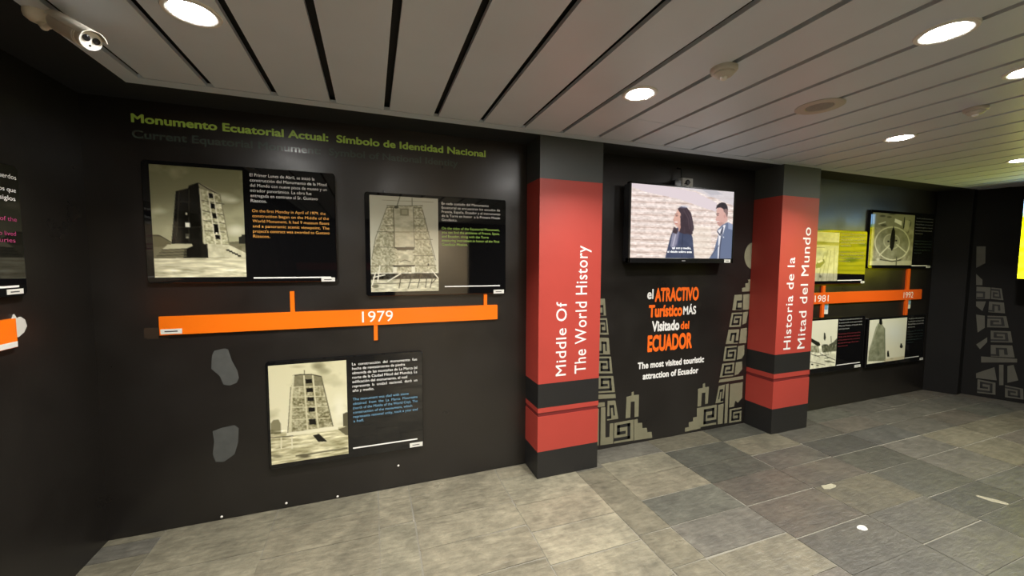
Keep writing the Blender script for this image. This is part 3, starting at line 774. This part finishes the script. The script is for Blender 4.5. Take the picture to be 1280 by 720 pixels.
# ================================================================== slogan below the television
t = thing('wall_lettering', 'large orange and white Spanish slogan el ATRACTIVO Turístico MÁS Visitado del ECUADOR', 'lettering', (2.7, 0, .87))
o1 = MB()
letter(o1, 'ATRACTIVO', north, 2.485, 3.011, 1.338, .140, .001, .046, 0, False, 1.0)
letter(o1, 'Turístico', north, 2.420, 2.815, 1.192, .126, .001, .046, 0, False, 1.0)
letter(o1, 'del', north, 2.800, 2.905, 1.058, .082, .001, .03)
letter(o1, 'ECUADOR', north, 2.416, 2.948, .868, .168, .001, .046, 0, False, 1.0)
o1.build('orange_lettering', vinyl_orange, t)
o2 = MB()
letter(o2, 'el', north, 2.397, 2.468, 1.362, .100, .001, .03)
letter(o2, 'MÁS', north, 2.826, 2.984, 1.198, .088, .001, .03)
letter(o2, 'Visitado', north, 2.460, 2.785, 1.055, .108, .001, .042, 0, False, 1.0)
o2.build('white_lettering', vinyl_white, t)
o3 = MB()
letter(o3, 'The most visited touristic', north, 2.311, 3.110, .708, .068, .001, .042, 0, False, 1.02)
letter(o3, 'attraction of Ecuador', north, 2.371, 3.042, .604, .068, .001, .042, 0, False, 1.02)
tag(o3.build('wall_lettering', vinyl_white), 'small white English lines The most visited touristic attraction of Ecuador', 'lettering')

# ================================================================== painted step-fret motifs
MOTIF_LEFT_FRETS = [[(1.891, 1.378), (1.939, 1.377), (1.956, 1.225), (1.89, 1.228)], [(1.89, 1.204), (1.966, 1.201), (1.988, 1.051), (1.889, 1.057)], [(1.889, 1.031), (1.989, 1.021), (2.007, 0.87), (1.891, 0.879)], [(1.889, 0.859), (2.017, 0.85), (2.037, 0.693), (1.89, 0.707)], [(1.891, 0.681), (2.045, 0.668), (2.068, 0.517), (1.889, 0.527)], [(1.992, 0.443), (2.075, 0.437), (2.111, 0.261), (1.991, 0.261)], [(2.068, 0.225), (2.279, 0.23), (2.285, 0.029), (2.069, 0.032)]]
MOTIF_LEFT_SOLIDS = [[(1.892, 0.512), (2.073, 0.498), (2.079, 0.46), (1.891, 0.472)], [(1.889, 0.439), (1.961, 0.434), (1.962, 0.395), (1.888, 0.398)], [(1.881, 0.383), (1.902, 0.38), (1.907, 0.041), (1.877, 0.039)], [(1.923, 0.39), (1.969, 0.388), (1.976, 0.103), (2.019, 0.102), (2.021, 0.228), (2.059, 0.226), (2.061, 0.033), (1.924, 0.038)], [(2.196, 0.418), (2.195, 0.456), (2.252, 0.463), (2.251, 0.496), (2.275, 0.498), (2.276, 0.464), (2.334, 0.462), (2.336, 0.252), (2.29, 0.252), (2.288, 0.403), (2.244, 0.404), (2.243, 0.254), (2.191, 0.254)], [(2.286, 0.227), (2.326, 0.23), (2.33, 0.188), (2.378, 0.186), (2.385, 0.133), (2.434, 0.128), (2.443, 0.083), (2.492, 0.08), (2.502, 0.02), (2.292, 0.026)]]
MOTIF_RIGHT_FRETS = [[(3.482, 1.371), (3.587, 1.374), (3.59, 1.21), (3.461, 1.215)], [(3.456, 1.187), (3.599, 1.187), (3.585, 1.04), (3.427, 1.042)], [(3.421, 1.015), (3.571, 1.012), (3.557, 0.864), (3.392, 0.87)], [(3.382, 0.843), (3.543, 0.843), (3.533, 0.689), (3.365, 0.694)], [(3.355, 0.667), (3.523, 0.667), (3.512, 0.524), (3.329, 0.527)], [(3.32, 0.438), (3.404, 0.446), (3.388, 0.264), (3.285, 0.262)], [(3.099, 0.243), (3.304, 0.246), (3.304, 0.039), (3.098, 0.04)], [(3.483, 0.174), (3.652, 0.176), (3.653, 0.025), (3.484, 0.028)]]
MOTIF_RIGHT_SOLIDS = [[(3.586, 1.402), (3.583, 1.441), (3.629, 1.446), (3.626, 1.486), (3.668, 1.491), (3.666, 1.527), (3.716, 1.533), (3.716, 1.405)], [(3.603, 1.373), (3.702, 1.377), (3.697, 1.214), (3.608, 1.215)], [(3.614, 1.186), (3.683, 1.195), (3.663, 1.076), (3.607, 1.056)], [(3.59, 1.017), (3.678, 1.023), (3.676, 0.862), (3.576, 0.863)], [(3.563, 0.835), (3.65, 0.841), (3.656, 0.742), (3.62, 0.699), (3.556, 0.693)], [(3.542, 0.665), (3.63, 0.669), (3.635, 0.587), (3.584, 0.54), (3.531, 0.528)], [(3.327, 0.505), (3.655, 0.513), (3.657, 0.478), (3.318, 0.475)], [(3.415, 0.447), (3.456, 0.449), (3.457, 0.032), (3.42, 0.031)], [(3.476, 0.441), (3.651, 0.446), (3.654, 0.276), (3.595, 0.23), (3.558, 0.258), (3.543, 0.196), (3.475, 0.193)], [(3.323, 0.24), (3.397, 0.246), (3.393, 0.035), (3.326, 0.036)], [(3.049, 0.403), (3.047, 0.439), (3.107, 0.444), (3.108, 0.485), (3.136, 0.488), (3.139, 0.446), (3.189, 0.446), (3.183, 0.275), (3.147, 0.273), (3.145, 0.392), (3.099, 0.391), (3.095, 0.257), (3.049, 0.258)], [(2.9, 0.02), (2.898, 0.06), (2.946, 0.062), (2.944, 0.11), (2.999, 0.113), (2.998, 0.152), (3.047, 0.154), (3.042, 0.242), (3.099, 0.243), (3.099, 0.026)]]
MOTIF_EAST_FRETS = [[(0.059, 1.409), (0.175, 1.403), (0.178, 1.258), (0.067, 1.25)], [(0.181, 1.403), (0.26, 1.395), (0.283, 1.251), (0.185, 1.259)], [(0.172, 1.227), (0.289, 1.221), (0.305, 1.089), (0.173, 1.091)], [(0.17, 1.045), (0.316, 1.054), (0.343, 0.914), (0.174, 0.898)], [(0.205, 0.86), (0.36, 0.871), (0.382, 0.734), (0.214, 0.714)], [(0.216, 0.678), (0.382, 0.698), (0.409, 0.551), (0.224, 0.532)], [(0.134, 0.219), (0.28, 0.206), (0.288, 0.054), (0.14, 0.041)], [(0.356, 0.193), (0.493, 0.181), (0.504, 0.049), (0.364, 0.043)]]
MOTIF_EAST_SOLIDS = [[(0.032, 1.922), (0.106, 1.92), (0.114, 1.709), (0.044, 1.648)], [(0.048, 1.571), (0.103, 1.497), (0.106, 1.43), (0.056, 1.428)], [(0.067, 1.219), (0.147, 1.225), (0.125, 1.101), (0.07, 1.158)], [(0.076, 1.05), (0.147, 1.042), (0.156, 0.89), (0.101, 0.821)], [(0.098, 0.665), (0.182, 0.771), (0.185, 0.71), (0.132, 0.609)], [(0.147, 0.518), (0.428, 0.539), (0.43, 0.495), (0.151, 0.441)], [(0.118, 0.294), (0.26, 0.401), (0.288, 0.238), (0.121, 0.232)], [(0.295, 0.439), (0.329, 0.445), (0.343, 0.19), (0.31, 0.182)], [(0.36, 0.436), (0.405, 0.46), (0.452, 0.276), (0.372, 0.227)]]

SPIRAL = [(0.0, .18), (.76, .18), (.76, .80), (.22, .80), (.22, .46), (.52, .46)]
HOOK = [(0.0, .86), (.30, .86), (.30, .30), (.66, .30), (.66, .72)]
def motif(name, label, frets, solids, mp, flip, extra=None, paint=None):
    mb = MB()
    for q in solids: poly_rect_poly(mb, q, mp, .0003, .0012, 0)
    for i, q in enumerate(frets):
        poly_rect_poly(mb, q, mp, .0003, .0012, 0)
        (ax, ay), (bx, by), (cx_, cy2), (dx, dy) = q
        def at(u, v):
            if flip: u = 1 - u
            return ((1 - v) * ((1 - u) * ax + u * bx) + v * ((1 - u) * dx + u * cx_), (1 - v) * ((1 - u) * ay + u * by) + v * ((1 - u) * dy + u * cy2))
        path = SPIRAL if i % 2 else [(p, 1 - v) for p, v in SPIRAL]
        if i in (0, 2, 5): path = HOOK if i != 0 else [(0.0, .45), (.55, .45), (.55, .90), (.1, .90)]
        w = .075
        for (u0, v0), (u1, v1) in zip(path[:-1], path[1:]):
            ua, ub = min(u0, u1) - w, max(u0, u1) + w; va, vb = min(v0, v1) - w, max(v0, v1) + w
            ua, ub, va, vb = max(ua, 0), min(ub, 1), max(va, 0), min(vb, 1)
            poly_rect_poly(mb, [at(ua, va), at(ub, va), at(ub, vb), at(ua, vb)], mp, .0012, .0018, 1)
    if extra: extra(mb)
    return tag(mb.build(name, [paint or khaki, motif_black]), label, 'painted motif')
def poly_rect_poly(mb, q, mp, t0, t1, mi): mb.plate(q, mp, t0, t1, mi)
motif('painted_motif', 'khaki step-fret motif painted beside the Middle Of column', MOTIF_LEFT_FRETS, MOTIF_LEFT_SOLIDS, north, False)
motif('painted_motif', 'khaki step-fret motif painted beside the Historia column, under the television', MOTIF_RIGHT_FRETS, MOTIF_RIGHT_SOLIDS, north, True)
motif('painted_motif', 'dim khaki step-fret motif painted on the far end wall below the yellow screen', MOTIF_EAST_FRETS, MOTIF_EAST_SOLIDS, east, False, None, khaki_shaded)
mb = MB(); mb.plate([(3.74 + .145 * math.cos(k * math.pi / 20), 1.772 + .145 * math.sin(k * math.pi / 20)) for k in range(40)], north, .0003, .0012)
tag(mb.build('painted_disc', khaki), 'pale round disc painted on the wall half hidden by the Historia column', 'painted disc')

# ================================================================== boards past the second column
q1 = Pic(80, 84, [(60, 240), (305, 245), (285, 660), (20, 663)])
q1.fill((200, 198, 170), (190, 188, 158))
q1.poly([(60, 240), (305, 245), (302, 335), (55, 325)], (214, 212, 186)); q1.grain(np.ones(q1.X.shape), 8, 14, 71, 30)
q1.poly([(60, 322), (300, 330), (300, 356), (60, 350)], (92, 92, 72), .8); q1.ell(170, 336, 45, 10, (70, 70, 55), .8, .5); q1.line([(60, 372), (180, 376)], 4, (110, 110, 88))
for a, b in (((170, 440), (120, 655)), ((230, 400), (190, 655)), ((262, 380), (250, 655)), ((205, 400), (150, 655))): q1.line([a, b], 6, (150, 148, 120), .8)
q1.poly([(120, 500), (175, 470), (180, 500), (140, 545), (105, 550), (105, 520)], (84, 86, 74)); q1.poly([(120, 490), (160, 476), (165, 490), (125, 508)], (226, 224, 204)); q1.ell(140, 620, 14, 16, (90, 90, 74), .8, .5); q1.ell(190, 430, 30, 22, (140, 140, 114), .6, .6)
q1.a = np.clip(q1.a, 0, 255)
def rows_text(x0, x1, z, step, n, cap, seed, words):
    return [(words[i % len(words)], x0, x0 + (x1 - x0) * (1 if i < n - 1 else .45), z - i * step, cap) for i in range(n)]
WA = ['Vista de la zona del monumento con', 'la construcción de la nueva ciudad', 'Mitad del Mundo y el trazado de la', 'avenida de ingreso al conjunto', 'monumental.']
WB = ['Construction of the new city of the', 'Middle of the World and the layout', 'of the avenue to the monument', 'complex.']
board('black board with a photo of a road, partly behind the second column', north, 4.47, 5.515, 1.462, 2.075, (5.0, 0, 1.46), q1, (4.50, 5.012, 1.498, 2.045),
      [('caption', 'pale caption', ink_pale, rows_text(5.04, 5.47, 2.030, .034, 5, .017, 1, WA)), ('english_caption', 'grey caption', ink_dim, rows_text(5.04, 5.47, 1.82, .034, 4, .017, 2, WB))],
      (5.02, 5.46, 1.497, 1.507), (5.445, 5.512, 1.464, 1.490))
q2 = Pic(110, 98, [(130, 100), (583, 128), (550, 640), (90, 655)])
q2.fill((150, 148, 122), (140, 138, 112)); q2.grain(np.ones(q2.X.shape), 14, 12, 81, 40)
q2.poly([(130, 100), (583, 128), (575, 250), (110, 260)], (128, 128, 104), .8); q2.poly([(360, 165), (435, 190), (430, 235), (355, 200)], (232, 230, 216)); q2.poly([(460, 150), (470, 150), (465, 260), (445, 270)], (50, 52, 42))
for x_, y_, w_, h_ in ((230, 140, 40, 14), (300, 150, 34, 12), (240, 235, 40, 16), (520, 210, 24, 40), (330, 120, 50, 10)): q2.ell(x_, y_, w_, h_, (70, 70, 56), .8, .5)
q2.poly([(470, 180), (530, 185), (500, 300), (455, 290)], (176, 174, 146), .8); q2.line([(190, 222), (260, 200)], 8, (222, 220, 200))
q2.ell(335, 420, 192, 176, (206, 204, 176), 1, .02); q2.ell(335, 420, 180, 164, (134, 134, 108), 1, .02); q2.grain(q2.mask([(160, 260), (520, 260), (520, 590), (150, 590)]), 12, 12, 83, 26)
q2.ell(325, 400, 92, 84, (190, 188, 160), .8, .06); q2.ell(325, 400, 80, 72, (142, 142, 116), .9, .06)
for a, b in (((300, 440), (195, 545)), ((380, 430), (480, 505))): q2.line([a, b], 12, (206, 204, 176))
q2.poly([(345, 240), (362, 300), (362, 380), (350, 460), (326, 500), (305, 460), (308, 380), (325, 290)], (34, 34, 27)); q2.ell(290, 400, 14, 10, (56, 56, 44)); q2.ell(374, 390, 12, 10, (60, 60, 46))
q2.poly([(195, 600), (545, 590), (550, 640), (90, 655), (90, 610)], (186, 184, 156), .8); q2.line([(200, 590), (330, 606), (420, 590)], 10, (70, 70, 56)); q2.line([(380, 560), (375, 640)], 12, (92, 92, 74)); q2.ell(180, 590, 26, 22, (220, 218, 196), .7, .6)
q2.a = np.clip(q2.a, 0, 255)
board('black board with an aerial photo of a round plaza above the 1992 mark', north, 5.560, 6.870, 1.640, 2.335, (6.2, 0, 1.64), q2, (5.59, 6.436, 1.678, 2.303),
      [('caption', 'grey caption', ink_dim, rows_text(6.47, 6.84, 2.262, .038, 6, .018, 3, WA)), ('english_caption', 'dark caption', ink_dark_green, rows_text(6.47, 6.84, 1.98, .038, 5, .018, 4, WB))],
      (6.44, 6.78, 1.667, 1.677), (6.76, 6.85, 1.645, 1.672))
q3 = Pic(76, 92, [(78, 130), (343, 113), (303, 580), (50, 618)])
q3.fill((226, 226, 204), (222, 222, 196)); q3.grain((q3.Y > 370).astype(float), 10, 10, 91, 40)
q3.poly([(66, 300), (120, 330), (150, 345), (160, 372), (135, 388), (100, 360), (70, 340)], (40, 42, 34)); q3.poly([(325, 300), (290, 340), (250, 362), (240, 380), (325, 370)], (86, 88, 72))
q3.poly([(196, 250), (208, 250), (214, 300), (204, 330), (192, 310)], (52, 54, 44)); q3.line([(265, 285), (266, 345)], 7, (120, 122, 104)); q3.ell(208, 372, 34, 10, (50, 52, 42), .9, .4)
q3.poly([(70, 380), (140, 380), (150, 450), (68, 440)], (150, 150, 124)); q3.poly([(170, 378), (322, 372), (318, 430), (180, 446)], (104, 106, 86)); q3.grain(q3.mask([(66, 370), (325, 365), (318, 460), (60, 460)]), 18, 16, 93, 60)
for a, b, w_ in (((70, 462), (150, 490), 6), ((160, 460), (300, 520), 6), ((200, 530), (290, 545), 8), ((60, 540), (200, 570), 5), ((110, 480), (240, 470), 5), ((200, 505), (250, 495), 8)): q3.line([a, b], w_, (70, 72, 56), .9)
q3.ell(80, 566, 12, 8, (60, 62, 50)); q3.ell(130, 575, 14, 7, (80, 82, 66)); q3.ell(235, 535, 34, 14, (110, 112, 90), .8, .5)
q3.a = np.clip(q3.a, 0, 255)
board('black board with a photo of a pale monument between dark slopes, below the 1981 mark', north, 4.60, 5.580, .440, 1.070, (5.1, 0, .44), q3, (4.628, 5.078, .502, 1.052),
      [('spanish_caption', 'pale caption', ink_pale, rows_text(5.10, 5.52, 1.035, .036, 4, .018, 5, WA)), ('english_caption', 'dark red caption', ink_dark_red, rows_text(5.10, 5.50, .868, .036, 5, .018, 6, WB))],
      (5.10, 5.53, .502, .511), (5.43, 5.545, .449, .480))
q4 = Pic(104, 84, [(655, 118), (1032, 98), (1000, 505), (630, 560)])
q4.fill((222, 222, 204), (224, 222, 200)); q4.ell(900, 240, 160, 160, (214, 220, 220), .6, .8)
q4.poly([(740, 150), (775, 165), (804, 205), (808, 400), (800, 540), (640, 555), (650, 430), (690, 280), (715, 190)], (132, 136, 112)); q4.grain(q4.mask([(740, 150), (804, 205), (800, 540), (640, 555), (690, 280)]), 12, 12, 97, 30)
q4.line([(660, 400), (735, 160)], 9, (164, 166, 142)); q4.line([(800, 215), (805, 520)], 8, (108, 112, 90)); q4.ell(740, 450, 14, 34, (104, 108, 86), .8, .5); q4.poly([(748, 108), (772, 106), (778, 160), (760, 170), (744, 150)], (24, 26, 22))
q4.poly([(635, 528), (800, 524), (795, 545), (640, 556)], (236, 236, 214)); q4.poly([(824, 440), (842, 436), (848, 480), (826, 482)], (34, 36, 30)); q4.ell(834, 432, 8, 10, (30, 32, 26)); q4.ell(968, 380, 16, 18, (20, 22, 18)); q4.poly([(958, 350), (976, 352), (976, 370), (960, 368)], (40, 42, 34)); q4.ell(870, 500, 22, 8, (120, 122, 100), .8, .5)
q4.poly([(800, 505), (1010, 470), (1005, 505), (800, 540)], (196, 184, 150), .6)
q4.a = np.clip(q4.a, 0, 255)
board('black board with a photo of a tall tapering monument, below the 1992 mark', north, 5.640, 6.850, .425, 1.035, (6.2, 0, .42), q4, (5.668, 6.430, .470, 1.012),
      [('spanish_caption', 'pale caption', ink_pale, rows_text(6.46, 6.80, .985, .036, 4, .018, 7, WA)), ('english_caption', 'dark green caption', ink_dark_green, rows_text(6.46, 6.80, .82, .036, 5, .018, 8, WB))],
      (6.44, 6.75, .478, .487), (6.775, 6.848, .430, .458))
for i, (x0, z0, lb) in enumerate(((4.865, 1.115, 'small pale blue note stuck under the 1981 mark'), (6.470, 1.120, 'small pale blue note stuck under the 1992 mark'))):
    t = thing('note_card', lb, 'note', (x0 + .04, 0, z0), 'small notes under the years')
    poly_rect(MB(), north, x0, x0 + .072, z0, z0 + .118, .0005, .003).build('card', sticker, t)
    mb = poly_rect(MB(), north, x0 + .008, x0 + .064, z0 + .052, z0 + .108, .003, .0036)
    mb.build('blue_print', ink_blue, t)

# ================================================================== bright screen on the far end wall
SX, SY0, SY1, SZ0, SZ1 = 6.975, -.725, -2.06, 1.535, 2.425
def sface(a, b, t_): return (SX + .0 - t_, a, b)
t = thing('display_screen', 'bright screen with a yellow and sky-blue picture at the edge of the picture', 'screen', (SX, (SY0 + SY1) / 2, SZ0))
mb = MB(); mb.bevel_box(SX + .004, SX + .07, SY1 - .012, SY0 + .012, SZ0 - .012, SZ1 + .012, .004); mb.build('screen_frame', black_plastic, t)
ys = Pic(150, 90, [(0, 0), (100, 0), (100, 60), (0, 60)])
ys.fill((250, 232, 10), (222, 214, 20)); ys.grain(np.ones(ys.X.shape), 10, 16, 5, 26)
for k in range(9): ys.line([(0, 16 + 5 * k), (100, 17 + 5 * k)], .5, (150, 160, 20), .6)
ys.ell(20, 45, 9, 4, (120, 140, 20), .7, .6); ys.ell(60, 38, 16, 5, (150, 160, 30), .7, .6); ys.ell(8, 30, 8, 2, (120, 140, 30), .6, .6)
ys.put((ys.Y < 10).astype(float), (150, 200, 245)); ys.put(((ys.Y >= 10) & (ys.Y < 13)).astype(float), (120, 160, 120))
ys.a = np.clip(ys.a, 0, 255)
ys.build('screen', screen_hot, sface, [(SY0, SZ1), (SY1, SZ1), (SY1, SZ0), (SY0, SZ0)], .0, t)
mb = MB()
for z_ in (1.80, 2.15): mb.tube((SX + .065, -1.25, z_), (7.74, -1.25, z_), .02, 10)
mb.build('wall_bracket', grey_plastic, t)

# ================================================================== left wall
WLP = para([('historia', .95)], 0, 1, 0, 0, 0)
def west_m(a, b, t_): return (WEST_X + t_, a, b)   # reading direction: left to right is towards +y
t = board('black text board at the left edge of the picture with white and magenta lines', west_m, -1.55, -.490, 1.535, 2.120, (WEST_X, -1.0, 1.535), None, None,
      [('spanish_caption', 'white caption', ink_white, [('En este lugar se encuentran los recuerdos', -1.05, -.505, 2.058, .021), ('de la cultura y la vida de los pueblos que', -1.05, -.512, 2.000, .021), ('habitaron la zona desde hace siglos', -1.05, -.518, 1.962, .021)]),
       ('english_caption', 'magenta caption', ink_magenta, [('This place keeps the memory of the', -1.05, -.520, 1.870, .020), ('culture and life of the people who lived', -1.05, -.530, 1.806, .020), ('in this area for many centuries', -1.05, -.535, 1.776, .020)])],
      (-1.05, -.535, 1.575, 1.584), (-.60, -.515, 1.545, 1.568))
t = thing('timeline_bar', 'orange timeline bar at the left edge of the picture', 'timeline bar', (WEST_X, -1.0, 1.30), 'orange timeline bars')
poly_rect(MB(), west_m, -2.6, -.550, 1.305, 1.435, .0005, .02).build('bar', orange_board, t)
m_ = poly_rect(MB(), west_m, -.66, -.552, 1.307, 1.332, .0205, .0215); m_.build('label_sticker', sticker, t)
mb = MB()
ragged = [(-.548, 1.352), (-.520, 1.345), (-.488, 1.362), (-.470, 1.388), (-.478, 1.420), (-.500, 1.436), (-.520, 1.430), (-.532, 1.452), (-.545, 1.428)]
mb.plate(ragged, west_m, .0004, .006); 
tag(mb.build('torn_paper', paper_white), 'torn white paper patch beside the end of the left-edge orange bar', 'paper')

# ================================================================== marks on the first wall
def patch(pts, label):
    mb = MB(); mb.plate(pts, north, .0003, .0016)
    return tag(mb.build('filler_patch', patch_grey), label, 'wall patch', 'grey filler patches')
patch([(-.968, 1.095), (-.955, 1.125), (-.900, 1.135), (-.880, 1.128), (-.862, 1.05), (-.835, .985), (-.828, .935), (-.842, .905), (-.880, .890), (-.915, .900), (-.930, .955), (-.975, 1.01)], 'upper grey filler patch on the black wall under the orange bar')
patch([(-.985, .60), (-.940, .615), (-.865, .625), (-.842, .600), (-.848, .505), (-.870, .430), (-.930, .388), (-.975, .395), (-.990, .45), (-.978, .53)], 'lower grey filler patch on the black wall near the floor')
mb = MB(); mb.plate([(-1.303, 1.226), (-1.186, 1.213), (-1.188, 1.288), (-1.303, 1.290)], north, .0002, .0004)
tag(mb.build('tape_strip', brown_tape), 'dark brown tape strip at the left end of the 1979 bar', 'tape')
for i, (x_, z_) in enumerate(((-.958, .019), (-.584, .031), (-.261, .012), (.161, .165))):
    mb = MB(); mb.lathe([(.0075, 0), (.0075, .002), (.005, .0035), (.001, .004)], Matrix.Translation((x_, 0, z_)) @ Matrix.Rotation(math.pi / 2, 4, 'X'), 12)
    tag(mb.build('screw_head', bright_white), 'tiny white screw head low on the black wall near the floor', 'screw', 'white screw heads low on the black wall')

# ================================================================== security camera
P0 = Vector((-1.095, -.925, 2.592)); P1 = Vector((-.944, -1.045, 2.492)); D = (P1 - P0).normalized()
t = thing('security_camera', 'beige bullet security camera with a white twin-lens face by the ceiling', 'security camera', (-1.18, -.88, CEIL))
mb = MB(); m = Matrix.Translation((-1.172, -.885, CEIL)) @ Matrix.Rotation(math.pi, 4, 'X')
mb.lathe([(.040, .0005), (.040, .012), (.037, .024), (.026, .034), (.012, .040), (.002, .041)], m, 32); mb.build('mounting_base', beige_metal, t)
mb = MB(); mb.tube((-1.172, -.885, CEIL - .03), (-1.150, -.895, CEIL - .055), .011); mb.tube((-1.150, -.895, CEIL - .055), P0 + D * .02, .010)
bmx = bmesh.new(); bmesh.ops.create_uvsphere(bmx, u_segments=16, v_segments=10, radius=.0125); mb.bm(bmx, 0, Matrix.Translation((-1.150, -.895, CEIL - .055)), True)
mb.build('arm', beige_metal, t)
q = D.to_track_quat('Z', 'Y').to_matrix(); zc = q @ Vector((0, 0, 1))
upv = Vector((0, 0, 1)); side = D.cross(upv).normalized(); top = side.cross(D).normalized()
R4 = Matrix((side, top, D)).transposed().to_4x4(); R4.translation = P0
Lb = (P1 - P0).length
mb = MB(); mb.lathe([(.020, -.006), (.031, 0), (.034, .02), (.034, Lb - .03), (.032, Lb - .028), (.032, Lb - .004)], R4, 32)
mb.build('body', beige_metal, t)
mb = MB()   # sun shield: a bent plate over the upper half of the body
n = 18; v = []
for zz in (-.004, Lb + .022):
    for rr in (.040, .0375):
        for k in range(n + 1):
            a = math.radians(20 + 140 * k / n); v.append(R4 @ Vector((rr * math.cos(a), rr * math.sin(a), zz)))
N = n + 1; fc = []
for k in range(n):
    fc += [(k, k + 1, 2 * N + k + 1, 2 * N + k), (N + k + 1, N + k, 3 * N + k, 3 * N + k + 1), (k, N + k, N + k + 1, k + 1), (2 * N + k, 2 * N + k + 1, 3 * N + k + 1, 3 * N + k)]
fc += [(0, 2 * N, 3 * N, N), (n, N + n, 3 * N + n, 2 * N + n)]
mb.add(v, fc, 0, False); mb.build('sun_shield', beige_metal, t)
RF = R4 @ Matrix.Translation((0, 0, Lb - .004))
mb = MB(); mb.lathe([(.033, 0), (.033, .005), (.031, .008), (.001, .008)], RF, 32); face = mb.build('face_plate', bright_white, t)
mb = MB()
for sx in (-.0135, .0135): mb.lathe([(.0108, .0082), (.0108, .010), (.008, .0125), (.001, .013)], RF @ Matrix.Translation((sx, .006, 0)), 20)
mb.build('lens_pair', dark_glass, face)
mb = MB(); mb.lathe([(.003, .008), (.003, .0095), (.001, .0098)], RF @ Matrix.Translation((0, -.016, 0)), 10); mb.build('light_sensor', dark_glass, face)
mb = MB(); mb.lathe([(.0345, Lb - .045), (.0352, Lb - .044), (.0352, Lb - .039), (.0345, Lb - .038)], R4, 32); mb.build('clamp_ring', bright_white, t)

# ================================================================== detectors and speaker on the ceiling
def detector(x, y, label, s=1.0):
    t = thing('smoke_detector', label, 'smoke detector', (x, y, CEIL), 'round white ceiling detectors')
    m = Matrix.Translation((x, y, CEIL)) @ Matrix.Rotation(math.pi, 4, 'X') @ Matrix.Scale(s, 4)
    MB().lathe([(.060, .0006), (.060, .014), (.056, .020), (.050, .022)], m, 40).build('base', white_plastic, t)
    MB().lathe([(.046, .022), (.046, .030), (.036, .040), (.020, .043), (.001, .0435)], m, 40).build('sensor_cap', white_plastic, t)
    MB().lathe([(.016, .0425), (.015, .052), (.010, .056), (.001, .057)], m, 24).build('sensor_dome', bright_white, t)
detector(1.614, -1.468, 'white smoke detector on the ceiling between the big downlight and the first column')
detector(3.437, -1.631, 'small far white smoke detector on the ceiling beyond the round speaker', .9)
t = thing('ceiling_speaker', 'flat round grey loudspeaker grille set in the ceiling boards', 'loudspeaker', (2.535, -1.322, CEIL))
m = Matrix.Translation((2.535, -1.322, CEIL)) @ Matrix.Rotation(math.pi, 4, 'X')
MB().lathe([(.122, .0005), (.122, .004), (.116, .007), (.072, .006), (.068, .0005)], m, 48).build('rim', white_plastic, t)
gm = mat('speaker_grille', (.30, .29, .27), .6, noise=.4, nscale=260)
MB().lathe([(.067, .0006), (.067, .004), (.04, .0065), (.001, .0075)], m, 48).build('grille', gm, t)

# ================================================================== scraps on the floor
def scrap(name, label, cat, c, pts, h, m, smooth=False):
    mb = MB(); n = len(pts)
    top = [(c[0] + p[0] * .86, c[1] + p[1] * .86, h) for p in pts]; bot = [(c[0] + p[0], c[1] + p[1], .0004) for p in pts]
    mb.add(top + bot, [tuple(range(n))] + [(i, n + i, n + (i + 1) % n, (i + 1) % n) for i in range(n)] + [tuple(range(2 * n - 1, n - 1, -1))])
    return tag(mb.build(name, m), label, cat)
scrap('paper_scrap', 'small white oval scrap lying on the slate floor', 'scrap', (2.939, -1.467), [(.034 * math.cos(a) * (1 + .1 * math.sin(3 * a)), .024 * math.sin(a)) for a in [k * math.pi / 9 for k in range(18)]], .004, paper_white)
scrap('stone_chip', 'pale yellowish chip in the slate floor joint in front of the second column', 'stone chip', (3.25, -1.085), [(-.075, -.014), (-.03, -.028), (.04, -.024), (.07, -.01), (.06, .022), (.01, .02), (-.045, .028)], .003, pale_stone)
scrap('stone_chip', 'long pale chip in the slate floor at the right', 'stone chip', (4.178, -1.593), [(-.045, .06), (-.02, .07), (.045, -.03), (.05, -.065), (.015, -.07), (-.03, -.01)], .003, pale_stone)
